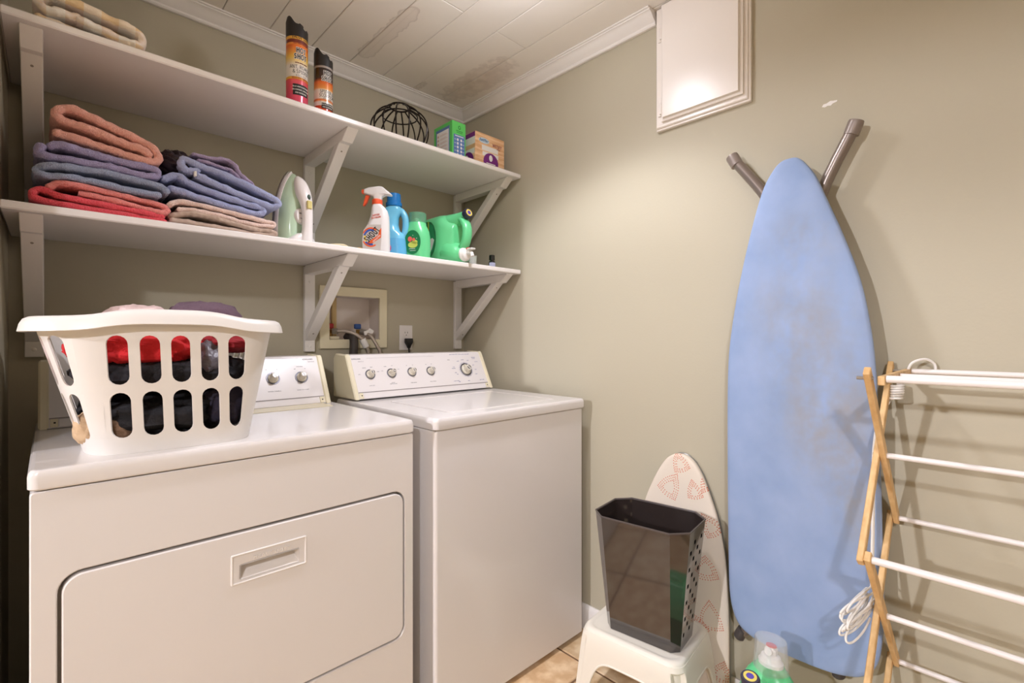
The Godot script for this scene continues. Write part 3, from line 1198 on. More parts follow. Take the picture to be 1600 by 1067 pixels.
func build_washer() -> void:
	var t := thing("washer", "white top-loading washing machine in the corner beside the dryer", "washer", V(-0.39, 0, 0.48))
	var x0 := -0.733
	var x1 := -0.050
	var g := G.new()
	var rings := []
	for q in [[0.004, 0.016], [0.0, 0.020], [0.0, 0.868], [0.003, 0.872]]:
		rings.append([])
		for c in G.rrect(x1 - x0 - q[0] * 2, 0.632 - q[0] * 2, 0.012, 6):
			rings[-1].append(V((x0 + x1) / 2 + c.x, q[1], 0.484 + c.y))
	g.loft(rings)
	part(t, "body", g, mats["enamel"], "", 45)
	g = G.new()
	for px in [x0 + 0.05, x1 - 0.05]:
		for pz in [0.22, 0.75]:
			g = G.new()
			g.xf = Transform3D(Basis(), V(px, 0.0, pz))
			g.lathe([Vector2(0.001, 0.0), Vector2(0.02, 0.0), Vector2(0.02, 0.008), Vector2(0.008, 0.01), Vector2(0.008, 0.017), Vector2(0.001, 0.017)], 14)
			part(t, "foot", g, mats["dark_gap"])
	g = G.new()
	g.box(V((x0 + x1) / 2, 0.8738, 0.484), V(x1 - x0 - 0.012, 0.004, 0.62), 0.0)
	part(t, "gasket", g, mats["dark_gap"])
	cabinet_shell(t, x0 - 0.001, x1 + 0.001, 0.15, 0.803, 0.8745, "top")
	# lid seam: a thin raised rim round the lid panel
	g = G.new()
	var o := G.rrect(0.490, 0.372, 0.016, 6)
	var i := G.rrect(0.478, 0.360, 0.012, 6)
	g.xf = Transform3D(Basis(V(1, 0, 0), V(0, 0, -1), V(0, 1, 0)), V(-0.392, 0.9085, 0.560))
	g.plate(o, i, 0.0, 0.0022, 0.001)
	part(t, "lid_rim", g, mats["enamel"], "", 35)
	g = G.new()
	g.xf = Transform3D(Basis(V(1, 0, 0), V(0, 0, -1), V(0, 1, 0)), V(-0.392, 0.9085, 0.560))
	g.prism(G.rrect(0.470, 0.352, 0.010, 6), 0.0, 0.0016, 0.0008)
	part(t, "lid", g, mats["enamel"], "", 35)
	var c := console(t, -0.728, -0.062)
	for k in 4:
		knob(t, [-0.645, -0.554, -0.462, -0.371][k], 0.072, 0.0155, [0.1, 1.3, 0.3, 0.2][k])
	knob(t, -0.183, 0.070, 0.024, 0.6)
	# fine scale of the timer dial
	g = G.new()
	for k in 48:
		var a := TAU * k / 48.0
		g.xf = face_at(-0.183, 0.070, -0.0016) * Transform3D(Basis.from_euler(V(0, 0, a)), Vector3.ZERO)
		g.box(V(0, 0.0345, 0), V(0.0009, 0.005 if k % 4 == 0 else 0.003, 0.0003), 0.0)
	part(c, "dial_scale", g, mats["print_blue"], "blue dial scale")
	g = G.new()
	note(g, "KIRKLAND", -0.688, 0.138, 0.0048, true, 0.0, 1.1)
	for q in [["LOAD SIZE", -0.648, 0.026], ["WATER", -0.557, 0.032], ["TEMPERATURE", -0.557, 0.027], ["EXTRA RINSE", -0.465, 0.026], ["CYCLE SIGNAL", -0.372, 0.025]]:
		note(g, q[0], q[1], q[2], 0.0027, false, 0.0, 1.3)
	for q in [["SMALL", -0.688, 0.074], ["MEDIUM", -0.664, 0.100], ["LARGE", -0.634, 0.102], ["SUPER", -0.610, 0.082], ["WARM", -0.575, 0.102], ["HOT", -0.545, 0.104], ["COLD", -0.592, 0.084], ["COLD", -0.520, 0.088], ["OFF", -0.478, 0.102], ["ON", -0.450, 0.103], ["OFF", -0.385, 0.103], ["ON", -0.358, 0.104], ["NORMAL", -0.262, 0.120]]:
		note(g, q[0], q[1], q[2], 0.0025)
	part(c, "lettering", g, mats["print_grey"], "small grey lettering")
	g = G.new()
	note(g, "Signature", -0.671, 0.1275, 0.0040, false, 0.25)
	g.xf = face_at(-0.49, 0.1405, -0.0016)
	g.box(V(0, 0, 0), V(0.31, 0.0007, 0.0003), 0.0)
	part(c, "print_line", g, mats["print_pale"])
	g = G.new()
	note(g, "SUPER CAPACITY PLUS    6 CYCLE  2 SPEED  DIRECT DRIVE", -0.195, 0.1455, 0.0025, false, 0.0, 1.25)
	for q in [["SOAK", -0.246, 0.085], ["PRE-WASH", -0.248, 0.078], ["RINSE", -0.243, 0.058], ["SPIN", -0.236, 0.050], ["HEAVY", -0.214, 0.112], ["NORMAL", -0.186, 0.118], ["LIGHT", -0.158, 0.114], ["PERM PRESS", -0.122, 0.128], ["COTTONS", -0.122, 0.122], ["DELICATE", -0.112, 0.106], ["KNITS", -0.134, 0.090], ["SOAK", -0.128, 0.068], ["WASH", -0.132, 0.046], ["TIMER", -0.238, 0.014], ["PUSH TO START", -0.252, 0.019], ["RINSE", -0.185, 0.016], ["DIRECT DRIVE", -0.110, 0.016]]:
		note(g, q[0], q[1], q[2], 0.0026, false, 0.0, 1.15)
	part(c, "lettering", g, mats["print_blue"], "small blue lettering")

# ---------------------------------------------------------------- laundry basket
const BW0 := 0.150   # half width and half length at the bottom, then at the rim
const BL0 := 0.226
const BW1 := 0.206
const BL1 := 0.268
const BH := 0.248

# bowed basket plan: angle t (0 at the middle of the front, growing towards +x), height b 0..1
func plan_pt(t: float, b: float, inn: float) -> Vector3:
	var a := lerpf(BW0, BW1, b) - inn
	var c := lerpf(BL0, BL1, b) - inn
	var sx := sin(t)
	var cz := cos(t)
	var e := 2.0 / 5.0
	return V(signf(sx) * pow(absf(sx), e) * a + 0.012 * (1.0 - b), b * BH, signf(cz) * pow(absf(cz), e) * c)

const HN := 10
const TN := 160
var tab := []

# arc length tables from the middle of the front (kind 0) and of a side (kind 1) to the corner, per height
func plan_table() -> void:
	for kind in 2:
		tab.append([])
		for h in HN + 1:
			var row := PackedFloat32Array()
			var run := 0.0
			var prev := plan_pt(0.0 if kind == 0 else PI / 2.0, float(h) / HN, 0.0)
			for k in TN + 1:
				var a := PI / 4.0 * pow(float(k) / TN, 2.5)
				var q := plan_pt(a if kind == 0 else PI / 2.0 - a, float(h) / HN, 0.0)
				run += q.distance_to(prev)
				prev = q
				row.append(run)
			tab[kind].append(row)

func half_len(kind: int, h: int) -> float:
	return tab[kind][h][TN]

# metres along the wall at half height (from the middle of the front, growing towards +x); slots stay upright
func wall_pt(sm: float, b: float, inn: float) -> Vector3:
	var lf := half_len(0, HN / 2)
	var ls := half_len(1, HN / 2)
	var total := 4.0 * (lf + ls)
	sm = fposmod(sm, total)
	var kind := 0
	var mid := 0.0
	var base := 0.0
	if sm < lf or sm >= total - lf:
		if sm > total / 2.0:
			sm -= total
	elif sm < lf + 2.0 * ls:
		kind = 1; mid = lf + ls; base = PI / 2.0
	elif sm < 3.0 * lf + 2.0 * ls:
		mid = 2.0 * (lf + ls); base = PI
	else:
		kind = 1; mid = 3.0 * (lf + ls); base = PI * 1.5
	var off := sm - mid
	var o := absf(off)
	var hb := clampf(b, 0.0, 1.0) * HN
	var h0 := mini(int(hb), HN - 1)
	var ts := [0.0, 0.0]
	for q in 2:
		var h := h0 + q
		var full := half_len(kind, h)
		var half_mid := half_len(kind, HN / 2)
		var keep := minf(half_mid, full) * 0.72
		var o2 := o if o < keep else remap(o, keep, half_mid, keep, full)
		var row: PackedFloat32Array = tab[kind][h]
		var k := clampi(row.bsearch(o2), 1, TN)
		var w := inverse_lerp(row[k - 1], row[k], o2)
		ts[q] = (k - 1 + clampf(w, 0.0, 1.0)) / TN
	var t: float = PI / 4.0 * pow(lerpf(ts[0], ts[1], hb - h0), 2.5)
	return plan_pt(base + signf(off) * t, b, inn)

func build_basket() -> void:
	var at := V(-1.335, 0.9142, 0.533)
	var t := thing("laundry_basket", "white plastic laundry basket with slotted sides, full of clothes on the dryer", "basket", at)
	t.rotation.y = deg_to_rad(-4.0)
	org[t] = Vector3.ZERO
	plan_table()
	var g := G.new()
	var th := 0.0028
	var total := 4.0 * (half_len(0, HN / 2) + half_len(1, HN / 2))
	var rows := [[0.132, 0.490], [0.552, 0.930]]
	var bs := [0.0, rows[0][0], rows[0][1], rows[1][0], rows[1][1], 1.0]
	var pits := [0.0495, 0.0535, 0.0495, 0.047]
	# slot groups: centre along the wall and how many
	var groups := [[0.013, 5], [total * 0.25, 7], [total * 0.5, 5], [total * 0.75 + 0.078, 7]]
	for k in 5:
		var b0: float = bs[k]
		var b1: float = bs[k + 1]
		if k % 2 == 0:
			for inn in [0.0, th]:
				strip(g, 0.0, total, b0, b1, inn, 140, 2)
			continue
		for q in 4:
			var pit: float = pits[q]
			var s0: float = groups[q][0] - pit * groups[q][1] / 2.0
			var s1: float = groups[q][0] + pit * groups[q][1] / 2.0
			var nxt: float = (groups[(q + 1) % 4][0] - pits[(q + 1) % 4] * groups[(q + 1) % 4][1] / 2.0) + (total if q == 3 else 0.0)
			for inn in [0.0, th]:
				strip(g, s1, nxt, b0, b1, inn, 16, 4)
			for j in groups[q][1]:
				for inn in [0.0, th]:
					slot_cell(g, s0 + pit * j, s0 + pit * (j + 1), b0, b1, 0.0160 if q != 3 else 0.0130, inn)
				var r0 := []
				var r1 := []
				for o in slot_outline(s0 + pit * (j + 0.5), 0.0160 if q != 3 else 0.0130, b0, b1):
					r0.append(wall_pt(o.x, o.y, 0.0))
					r1.append(wall_pt(o.x, o.y, th))
				g.loft([r0, r1], true, false, false)
	# floor
	var ring0 := []
	for q in 72:
		ring0.append(wall_pt(total * q / 72.0, 0.0, 0.0))
	var ring1 := []
	for q in ring0:
		ring1.append(V(q.x * 0.96, 0.0, q.z * 0.97))
	var ring2 := []
	for q in ring0:
		ring2.append(q + V(0, 0.003, 0))
	g.loft([ring1, ring0, ring2])
	var white := mat("basket_white", c8(232, 227, 221), 0.38)
	part(t, "tub", g, white, "", 40, true)
	# rolled rim
	g = G.new()
	var rings2 := []
	var prof := [Vector2(-0.003, -0.008), Vector2(-0.003, 0.010), Vector2(0.003, 0.016), Vector2(0.010, 0.017), Vector2(0.018, 0.013), Vector2(0.023, 0.004), Vector2(0.026, -0.010), Vector2(0.0235, -0.011), Vector2(0.020, 0.0), Vector2(0.014, 0.006), Vector2(0.006, 0.004), Vector2(0.001, -0.008)]
	for q in 150:
		var sm := total * q / 150.0
		var off := fposmod(sm + total * 0.25, total * 0.5) - total * 0.25
		var front := sm < total * 0.25 or sm > total * 0.75 or absf(sm - total * 0.5) < total * 0.25
		var lift := 0.016 * exp(-pow(off / 0.105, 4.0))
		rings2.append(rim_ring(wall_pt(sm, 1.0, 0.0), wall_pt(sm, 1.0, -0.01), lift if front else 0.0, prof))
	g.loft(rings2, true, false, false, true)
	var wo := []
	for q in 150:
		var sm := total * q / 150.0
		var off := fposmod(sm + total * 0.25, total * 0.5) - total * 0.25
		var lift := 0.016 * exp(-pow(off / 0.105, 4.0))
		wo.append([wall_pt(sm, 0.99, 0.0), wall_pt(sm, 1.0, 0.0) + V(0, lift + 0.004, 0), wall_pt(sm, 1.0, th) + V(0, lift + 0.004, 0), wall_pt(sm, 0.99, th)])
	g.loft(wo, true, false, false, true)
	part(t, "rim", g, white, "", 50, true)
	# clothes
	var bas := t.transform
	cloth_heap("black_garment", "black crumpled garments in the lower half of the laundry basket", "clothes", bas, V(0, 0.062, 0.0), V(0.150, 0.056, 0.225), c8(25, 22, 25), 11, 0.10)
	cloth_heap("black_garment", "black leggings rolled above the dark clothes in the basket middle", "clothes", bas, V(0.004, 0.150, 0.10), V(0.158, 0.040, 0.120), c8(32, 29, 32), 12, 0.12)
	cloth_heap("red_garment", "bright red garment showing through the upper slots of the basket", "clothes", bas, V(-0.05, 0.206, 0.140), V(0.112, 0.034, 0.088), c8(214, 34, 40), 13, 0.14)
	cloth_heap("grey_garment", "shiny grey quilted garment at the right upper slots of the basket", "clothes", bas, V(0.078, 0.175, 0.135), V(0.036, 0.045, 0.085), c8(110, 105, 114), 14, 0.16)
	cloth_heap("navy_garment", "dark navy garment behind the lower right basket slots", "clothes", bas, V(0.105, 0.075, 0.125), V(0.046, 0.05, 0.092), c8(42, 36, 54), 15, 0.10)
	cloth_heap("red_garment", "dark red edged garment above the grey quilted one in the basket", "clothes", bas, V(0.118, 0.212, 0.09), V(0.062, 0.022, 0.115), c8(150, 26, 36), 16, 0.14)
	cloth_heap("pink_towel", "pale pink towel peeking over the rear basket rim", "towel", bas, V(-0.04, 0.246, -0.02), V(0.075, 0.056, 0.11), c8(226, 200, 196), 17, 0.10)
	cloth_heap("purple_garment", "dark purple ribbed garment peeking over the basket hump", "clothes", bas, V(0.085, 0.254, 0.01), V(0.080, 0.060, 0.10), c8(98, 76, 88), 18, 0.10)
	cloth_heap("beige_garment", "beige garment poking through the lower side slots of the basket", "clothes", bas, V(-0.118, 0.050, 0.150), V(0.032, 0.032, 0.050), c8(208, 176, 140), 19, 0.14)
	cloth_heap("tan_garment", "tan and grey bundle in the lowest slot of the basket corner", "clothes", bas, V(-0.085, 0.044, 0.165), V(0.034, 0.034, 0.052), c8(120, 92, 70), 20, 0.14)

func rim_ring(p0: Vector3, p1: Vector3, lift: float, prof: Array) -> Array:
	var d := p1 - p0
	d.y = 0.0
	d = d.normalized()
	var r := []
	for q in prof:
		var hang := 0.9 if q.y < 0.0 else 1.0
		r.append(p0 + d * q.x + V(0, q.y + lift * hang, 0))
	return r

func strip(g: G, s0: float, s1: float, b0: float, b1: float, inn: float, na: int, nb: int) -> void:
	var rings := []
	for q in na + 1:
		var ring := []
		for k in nb + 1:
			ring.append(wall_pt(lerpf(s0, s1, float(q) / na), lerpf(b0, b1, float(k) / nb), inn))
		rings.append(ring)
	g.loft(rings, false)

func slot_outline(ac: float, sw: float, b0: float, b1: float) -> Array:
	# stadium with rounded ends in (metres along, height fraction)
	var hb := sw / BH
	var out := []
	for k in 9:
		var a := PI * k / 8.0
		out.append(Vector2(ac + cos(a) * sw, b1 - hb + sin(a) * hb))
	for k in 9:
		var a := PI + PI * k / 8.0
		out.append(Vector2(ac + cos(a) * sw, b0 + hb + sin(a) * hb))
	return out

func slot_cell(g: G, a0: float, a1: float, b0: float, b1: float, sw: float, inn: float) -> void:
	var ac := (a0 + a1) / 2
	var inner := slot_outline(ac, sw, b0, b1)
	var r0 := []
	var r1 := []
	for k in inner.size():
		var q: Vector2 = inner[k]
		var o := Vector2(a1 if q.x > ac + 1e-5 else (a0 if q.x < ac - 1e-5 else ac), q.y)
		if k <= 8:
			if k >= 2 and k <= 6:
				o.y = b1
				o.x = lerpf(a1, a0, (k - 2) / 4.0)
		else:
			var j := k - 9
			if j >= 2 and j <= 6:
				o.y = b0
				o.x = lerpf(a0, a1, (j - 2) / 4.0)
		r0.append(wall_pt(o.x, o.y, inn))
		r1.append(wall_pt(q.x, q.y, inn))
	g.loft([r0, r1], true, false, false)

func cloth_heap(called: String, label: String, cat: String, bas: Transform3D, c: Vector3, r: Vector3, col: Color, sd: int, amp: float) -> void:
	var n := noise(4.0, sd, 3)
	var n2 := noise(9.0, sd + 50, 2)
	var g := G.new()
	var rings := []
	var m := 30
	for k in m + 1:
		var a := -PI / 2.0 + PI * k / m
		var ring := []
		for j in 48:
			var t := TAU * j / 48.0
			var d := V(cos(t) * cos(a), sin(a), sin(t) * cos(a))
			# squarish ball
			var e := V(signf(d.x) * pow(absf(d.x), 0.65), signf(d.y) * pow(absf(d.y), 0.75), signf(d.z) * pow(absf(d.z), 0.65))
			var q := c + e * r
			var fold := 1.0 - absf(n.get_noise_3dv(q * 3.2)) * 2.4
			var s := 1.0 + amp * (fold - 0.45) + amp * 0.5 * n2.get_noise_3dv(q * 4.0) - amp * 0.25
			var w := c + e * r * s
			w.y = maxf(w.y, 0.0035)
			ring.append(bas * w)
		rings.append(ring)
	g.loft(rings, true, false, false)
	var m2 := mat("cloth_" + str(sd), col, 0.85 if sd != 14 else 0.35)
	bumpy(m2, mats["weave_src"].normal_texture, 9.0, 0.8)
	solo(called, g, m2, label, cat, bas * c, "clothes in the laundry basket", 70)

# ---------------------------------------------------------------- folded towels
# a thick cloth sheet that follows a folded path (x, y), pushed back from its rounded front edge zf to zb
func folded(path: Array, th: float, zf: float, zb: float, sd: int, floor_y: float, fuzz := 0.0012) -> G:
	var n := noise(6.0, sd, 3)
	var n2 := noise(60.0, sd + 7, 2)
	var pts := []
	for q in path:
		pts.append(Vector2(q[0], q[1]))
	var c := smooth(pts, 5)
	# outline offsets
	var m := c.size()
	var nor := []
	for k in m:
		var d: Vector2 = (c[mini(k + 1, m - 1)] - c[maxi(k - 1, 0)]).normalized()
		nor.append(Vector2(-d.y, d.x))
	var ring_c := []
	var ring_o := []
	for k in m:
		ring_c.append(c[k]); ring_o.append(nor[k])
	var e: Vector2 = (c[m - 1] - c[m - 2]).normalized()
	for k in range(1, 6):
		var a := PI * k / 6.0
		ring_c.append(c[m - 1]); ring_o.append(nor[m - 1] * cos(a) + e * sin(a))
	for k in range(m - 1, -1, -1):
		ring_c.append(c[k]); ring_o.append(-nor[k])
	e = (c[0] - c[1]).normalized()
	for k in range(1, 6):
		var a := PI * k / 6.0
		ring_c.append(c[0]); ring_o.append(-nor[0] * cos(a) + e * sin(a))
	var rings := []
	var steps := []
	var rad := th * 0.6
	for k in 7:
		var a := PI / 2.0 * (1.0 - k / 6.0)
		steps.append([zf - rad * (1.0 - sin(a)), maxf(cos(a), 0.0)])
	for k in range(1, 9):
		steps.append([lerpf(zf - rad, zb, k / 8.0), 1.0])
	for k in range(1, 4):
		steps.append([zb - rad * 0.3 * k, cos(PI / 2.0 * k / 3.0)])
	for s in steps:
		var ring := []
		for k in ring_c.size():
			var q: Vector2 = ring_c[k]
			var back: float = (zf - s[0])
			var dz := n.get_noise_2d(q.x * 3.0 + sd, q.y * 8.0) * 0.010
			var w: float = th / 2.0 * s[1] * (1.0 + 0.12 * n.get_noise_3d(q.x * 8.0, q.y * 8.0, s[0] * 6.0))
			var o: Vector2 = q + ring_o[k] * w
			o.y += n.get_noise_2d(q.x * 3.0, s[0] * 4.0 + 9.0) * 0.003 * clampf(back * 8.0, 0.0, 1.0)
			o += ring_o[k] * n2.get_noise_3d(q.x * 1.3, o.y * 1.3, s[0] * 1.3) * fuzz * 2.0 * s[1]
			ring.append(V(o.x, maxf(o.y, floor_y), s[0] + dz))
		rings.append(ring)
	var g := G.new()
	g.loft(rings, true, false, false)
	return g

func terry(key: String, col: Color, rough := 0.95) -> StandardMaterial3D:
	var m := mat(key, Color(1, 1, 1), rough, 0.0, 0.2)
	m.albedo_texture = ntex(noise(0.14, hash(key) % 97, 2), 256, 0.0, grad(col.lightened(0.20), col.lightened(0.38), 0.2, 0.8))
	m.rim_enabled = true
	m.rim = 0.25
	bumpy(m, mats["terry_src"].normal_texture, 9.0, 0.45)
	return m

func towel(called: String, label: String, path: Array, th: float, zf: float, zb: float, sd: int, fy: float, m: Material, group := "") -> Node3D:
	var g := folded(path, th, zf, zb, sd, fy)
	var lo := 99.0
	var mid := 0.0
	for q in path:
		lo = minf(lo, q[1] - th / 2.0)
		mid += q[0] / path.size()
	return solo(called, g, m, label, "towel", V(mid, lo, (zf + zb) / 2), group, 75)

func build_towels() -> void:
	var lo := 1.4445
	var gl := "folded towels on the lower shelf"
	towel("folded_towel", "bright red folded towel at the bottom of the tallest towel stack", [[-1.313, 1.461], [-1.384, 1.467], [-1.453, 1.471], [-1.507, 1.476], [-1.542, 1.486], [-1.556, 1.472], [-1.542, 1.460], [-1.453, 1.454], [-1.359, 1.452], [-1.308, 1.450]], 0.0147, 0.392, 0.10, 1, lo, terry("terry_red", c8(222, 20, 34)), gl)
	towel("folded_towel", "coral pink folded towel resting on the bright red one", [[-1.528, 1.495], [-1.507, 1.508], [-1.453, 1.507], [-1.384, 1.500], [-1.321, 1.494], [-1.300, 1.483], [-1.313, 1.472], [-1.359, 1.478], [-1.419, 1.487], [-1.471, 1.491]], 0.0147, 0.385, 0.10, 2, lo, terry("terry_coral", c8(232, 104, 96)), gl)
	towel("folded_towel", "slate blue folded towel under the purple one in the tallest stack", [[-1.321, 1.516], [-1.384, 1.518], [-1.442, 1.523], [-1.497, 1.525], [-1.534, 1.519], [-1.550, 1.527], [-1.534, 1.542], [-1.486, 1.550], [-1.419, 1.551], [-1.359, 1.546], [-1.313, 1.541], [-1.302, 1.530]], 0.0161, 0.388, 0.10, 3, lo, terry("terry_slate", c8(116, 130, 168)), gl)
	towel("folded_towel", "purple folded towel under the salmon one in the tallest stack", [[-1.526, 1.594], [-1.509, 1.600], [-1.475, 1.597], [-1.431, 1.592], [-1.372, 1.588], [-1.332, 1.587], [-1.319, 1.578], [-1.329, 1.566], [-1.359, 1.563], [-1.408, 1.569], [-1.453, 1.568], [-1.497, 1.570], [-1.528, 1.567], [-1.546, 1.572], [-1.542, 1.588]], 0.0183, 0.380, 0.10, 4, lo, terry("terry_purple", c8(130, 118, 172)), gl)
	towel("folded_towel", "salmon pink folded towel on top of the tallest towel stack", [[-1.338, 1.624], [-1.359, 1.634], [-1.396, 1.642], [-1.442, 1.653], [-1.480, 1.660], [-1.507, 1.665], [-1.517, 1.676], [-1.505, 1.691], [-1.486, 1.695], [-1.453, 1.686], [-1.408, 1.672], [-1.359, 1.657], [-1.332, 1.644], [-1.317, 1.623], [-1.326, 1.608], [-1.354, 1.605], [-1.384, 1.610], [-1.408, 1.616], [-1.442, 1.620], [-1.480, 1.626], [-1.514, 1.629]], 0.0201, 0.375, 0.12, 5, lo, terry("terry_salmon", c8(232, 146, 126)), gl)
	var wf := terry("waffle_brown", c8(166, 134, 112))
	wf.normal_texture = mats["waffle_src"].normal_texture
	wf.uv1_scale = Vector3.ONE * 16.0
	towel("folded_towel", "brown waffle weave towel at the bottom of the shorter stack", [[-1.289, 1.472], [-1.235, 1.486], [-1.159, 1.478], [-1.092, 1.467], [-1.034, 1.466], [-1.032, 1.456], [-1.106, 1.454], [-1.185, 1.456], [-1.240, 1.460], [-1.287, 1.460]], 0.0144, 0.372, 0.10, 6, lo, wf, gl)
	towel("folded_towel", "pale pink folded towel on the brown waffle towel", [[-1.294, 1.499], [-1.270, 1.514], [-1.210, 1.512], [-1.133, 1.504], [-1.064, 1.496], [-1.029, 1.495], [-1.032, 1.484], [-1.092, 1.481], [-1.172, 1.491], [-1.235, 1.496], [-1.270, 1.493]], 0.0135, 0.368, 0.10, 7, lo, terry("terry_pink", c8(232, 194, 178)), gl)
	towel("folded_towel", "light blue folded towel in the middle of the shorter stack", [[-1.303, 1.570], [-1.275, 1.585], [-1.252, 1.573], [-1.185, 1.554], [-1.119, 1.543], [-1.066, 1.536], [-1.055, 1.525], [-1.078, 1.516], [-1.146, 1.523], [-1.210, 1.533], [-1.254, 1.541], [-1.287, 1.548]], 0.0179, 0.368, 0.10, 8, lo, terry("terry_blue_a", c8(138, 150, 206)), gl)
	towel("folded_towel", "upper light blue folded towel with a white care tag", [[-1.227, 1.593], [-1.185, 1.580], [-1.119, 1.562], [-1.049, 1.547], [-1.023, 1.547], [-1.015, 1.559], [-1.049, 1.577], [-1.119, 1.599], [-1.185, 1.616], [-1.230, 1.624], [-1.259, 1.632], [-1.266, 1.615], [-1.252, 1.603], [-1.230, 1.608]], 0.0183, 0.375, 0.10, 9, lo, terry("terry_blue_b", c8(142, 154, 208)), gl)
	var g := G.new()
	g.box(V(-1.236, 1.594, 0.376), V(0.006, 0.014, 0.012), 0.001)
	part(get_child(get_child_count() - 1), "care_tag", g, mats["print_white"], "white care tag")
	towel("folded_towel", "thin lilac towel draped over the upper light blue one", [[-1.235, 1.655], [-1.195, 1.653], [-1.154, 1.659], [-1.133, 1.647], [-1.114, 1.622], [-1.085, 1.604], [-1.092, 1.598], [-1.125, 1.618], [-1.144, 1.633], [-1.165, 1.634], [-1.195, 1.637], [-1.223, 1.640]], 0.0103, 0.362, 0.12, 10, lo, terry("terry_lilac", c8(148, 126, 172)), gl)
	# dark crumpled cloth behind the lilac towel
	var m0 := noise(5.0, 31, 3)
	g = G.new()
	var rings := []
	for k in 21:
		var a := -PI / 2.0 + PI * k / 20.0
		var ring := []
		for j in 36:
			var t := TAU * j / 36.0
			var d := V(cos(t) * cos(a) * 0.050, sin(a) * 0.036, sin(t) * cos(a) * 0.075)
			ring.append(V(-1.268, 1.630, 0.27) + d * (1.0 + 0.5 * (0.5 - absf(m0.get_noise_3dv(d * 60.0)))))
		rings.append(ring)
	g.loft(rings, true, false, false)
	solo("dark_cloth", g, mat("dark_cloth", c8(48, 38, 46), 0.5), "crumpled dark purple cloth between the two towel stacks", "cloth", V(-1.268, 1.60, 0.27), "", 60)
	# plaid towel on the upper shelf: checks worked into the weave, laid along the sheet
	g = folded([[-1.479, 1.922], [-1.506, 1.918], [-1.534, 1.914], [-1.548, 1.930], [-1.527, 1.953], [-1.499, 1.954], [-1.455, 1.950], [-1.408, 1.944], [-1.371, 1.938], [-1.352, 1.922], [-1.362, 1.902], [-1.408, 1.906], [-1.455, 1.914], [-1.473, 1.917]], 0.0192, 0.375, 0.12, 21, 1.8715)
	var g2 := folded([[-1.36, 1.884], [-1.42, 1.886], [-1.50, 1.888], [-1.545, 1.892]], 0.0197, 0.370, 0.12, 22, 1.8715)
	g.add(g2)
	var im := Image.create(128, 128, false, Image.FORMAT_RGB8)
	for y in 128:
		for x in 128:
			var a := int(x / 32) % 2
			var b := int(y / 32) % 2
			var col := c8(248, 243, 234)
			if a + b == 2:
				col = c8(236, 206, 160)
			elif a + b == 1:
				col = c8(242, 226, 204) if b == 1 else c8(242, 224, 212)
			im.set_pixel(x, y, col)
	var m := mat("plaid", Color(1.0, 1.0, 1.0), 0.95, 0.0, 0.2)
	m.albedo_texture = ImageTexture.create_from_image(im)
	bumpy(m, mats["terry_src"].normal_texture, 7.5, 0.12)
	solo("plaid_towel", g, m, "cream and orange plaid towel folded on the upper shelf", "towel", V(-1.45, 1.8715, 0.25), "", 75)

# ---------------------------------------------------------------- things on the upper shelf
func band_image(stops: Array, h := 256) -> ImageTexture:
	# stops: [height fraction from the bottom, colour]; equal heights give a hard edge
	var im := Image.create(8, h, false, Image.FORMAT_RGB8)
	for y in h:
		var f := 1.0 - (y + 0.5) / h
		var col: Color = stops[0][1]
		for k in stops.size() - 1:
			if f >= stops[k][0] and f <= stops[k + 1][0]:
				var w: float = stops[k + 1][0] - stops[k][0]
				col = stops[k][1].lerp(stops[k + 1][1], 0.0 if w < 1e-4 else (f - stops[k][0]) / w)
		for x in 8:
			im.set_pixel(x, y, col)
	return ImageTexture.create_from_image(im)

func patch(g: G, r: float, a0: float, a1: float, y0: float, y1: float, th := 0.0004) -> void:
	# piece of a cylinder facing +z
	var rings := []
	for k in 11:
		var a := lerpf(a0, a1, k / 10.0)
		rings.append([V(sin(a) * r, y0, cos(a) * r), V(sin(a) * r, y1, cos(a) * r), V(sin(a) * (r + th), y1, cos(a) * (r + th)), V(sin(a) * (r + th), y0, cos(a) * (r + th))])
	g.loft(rings)

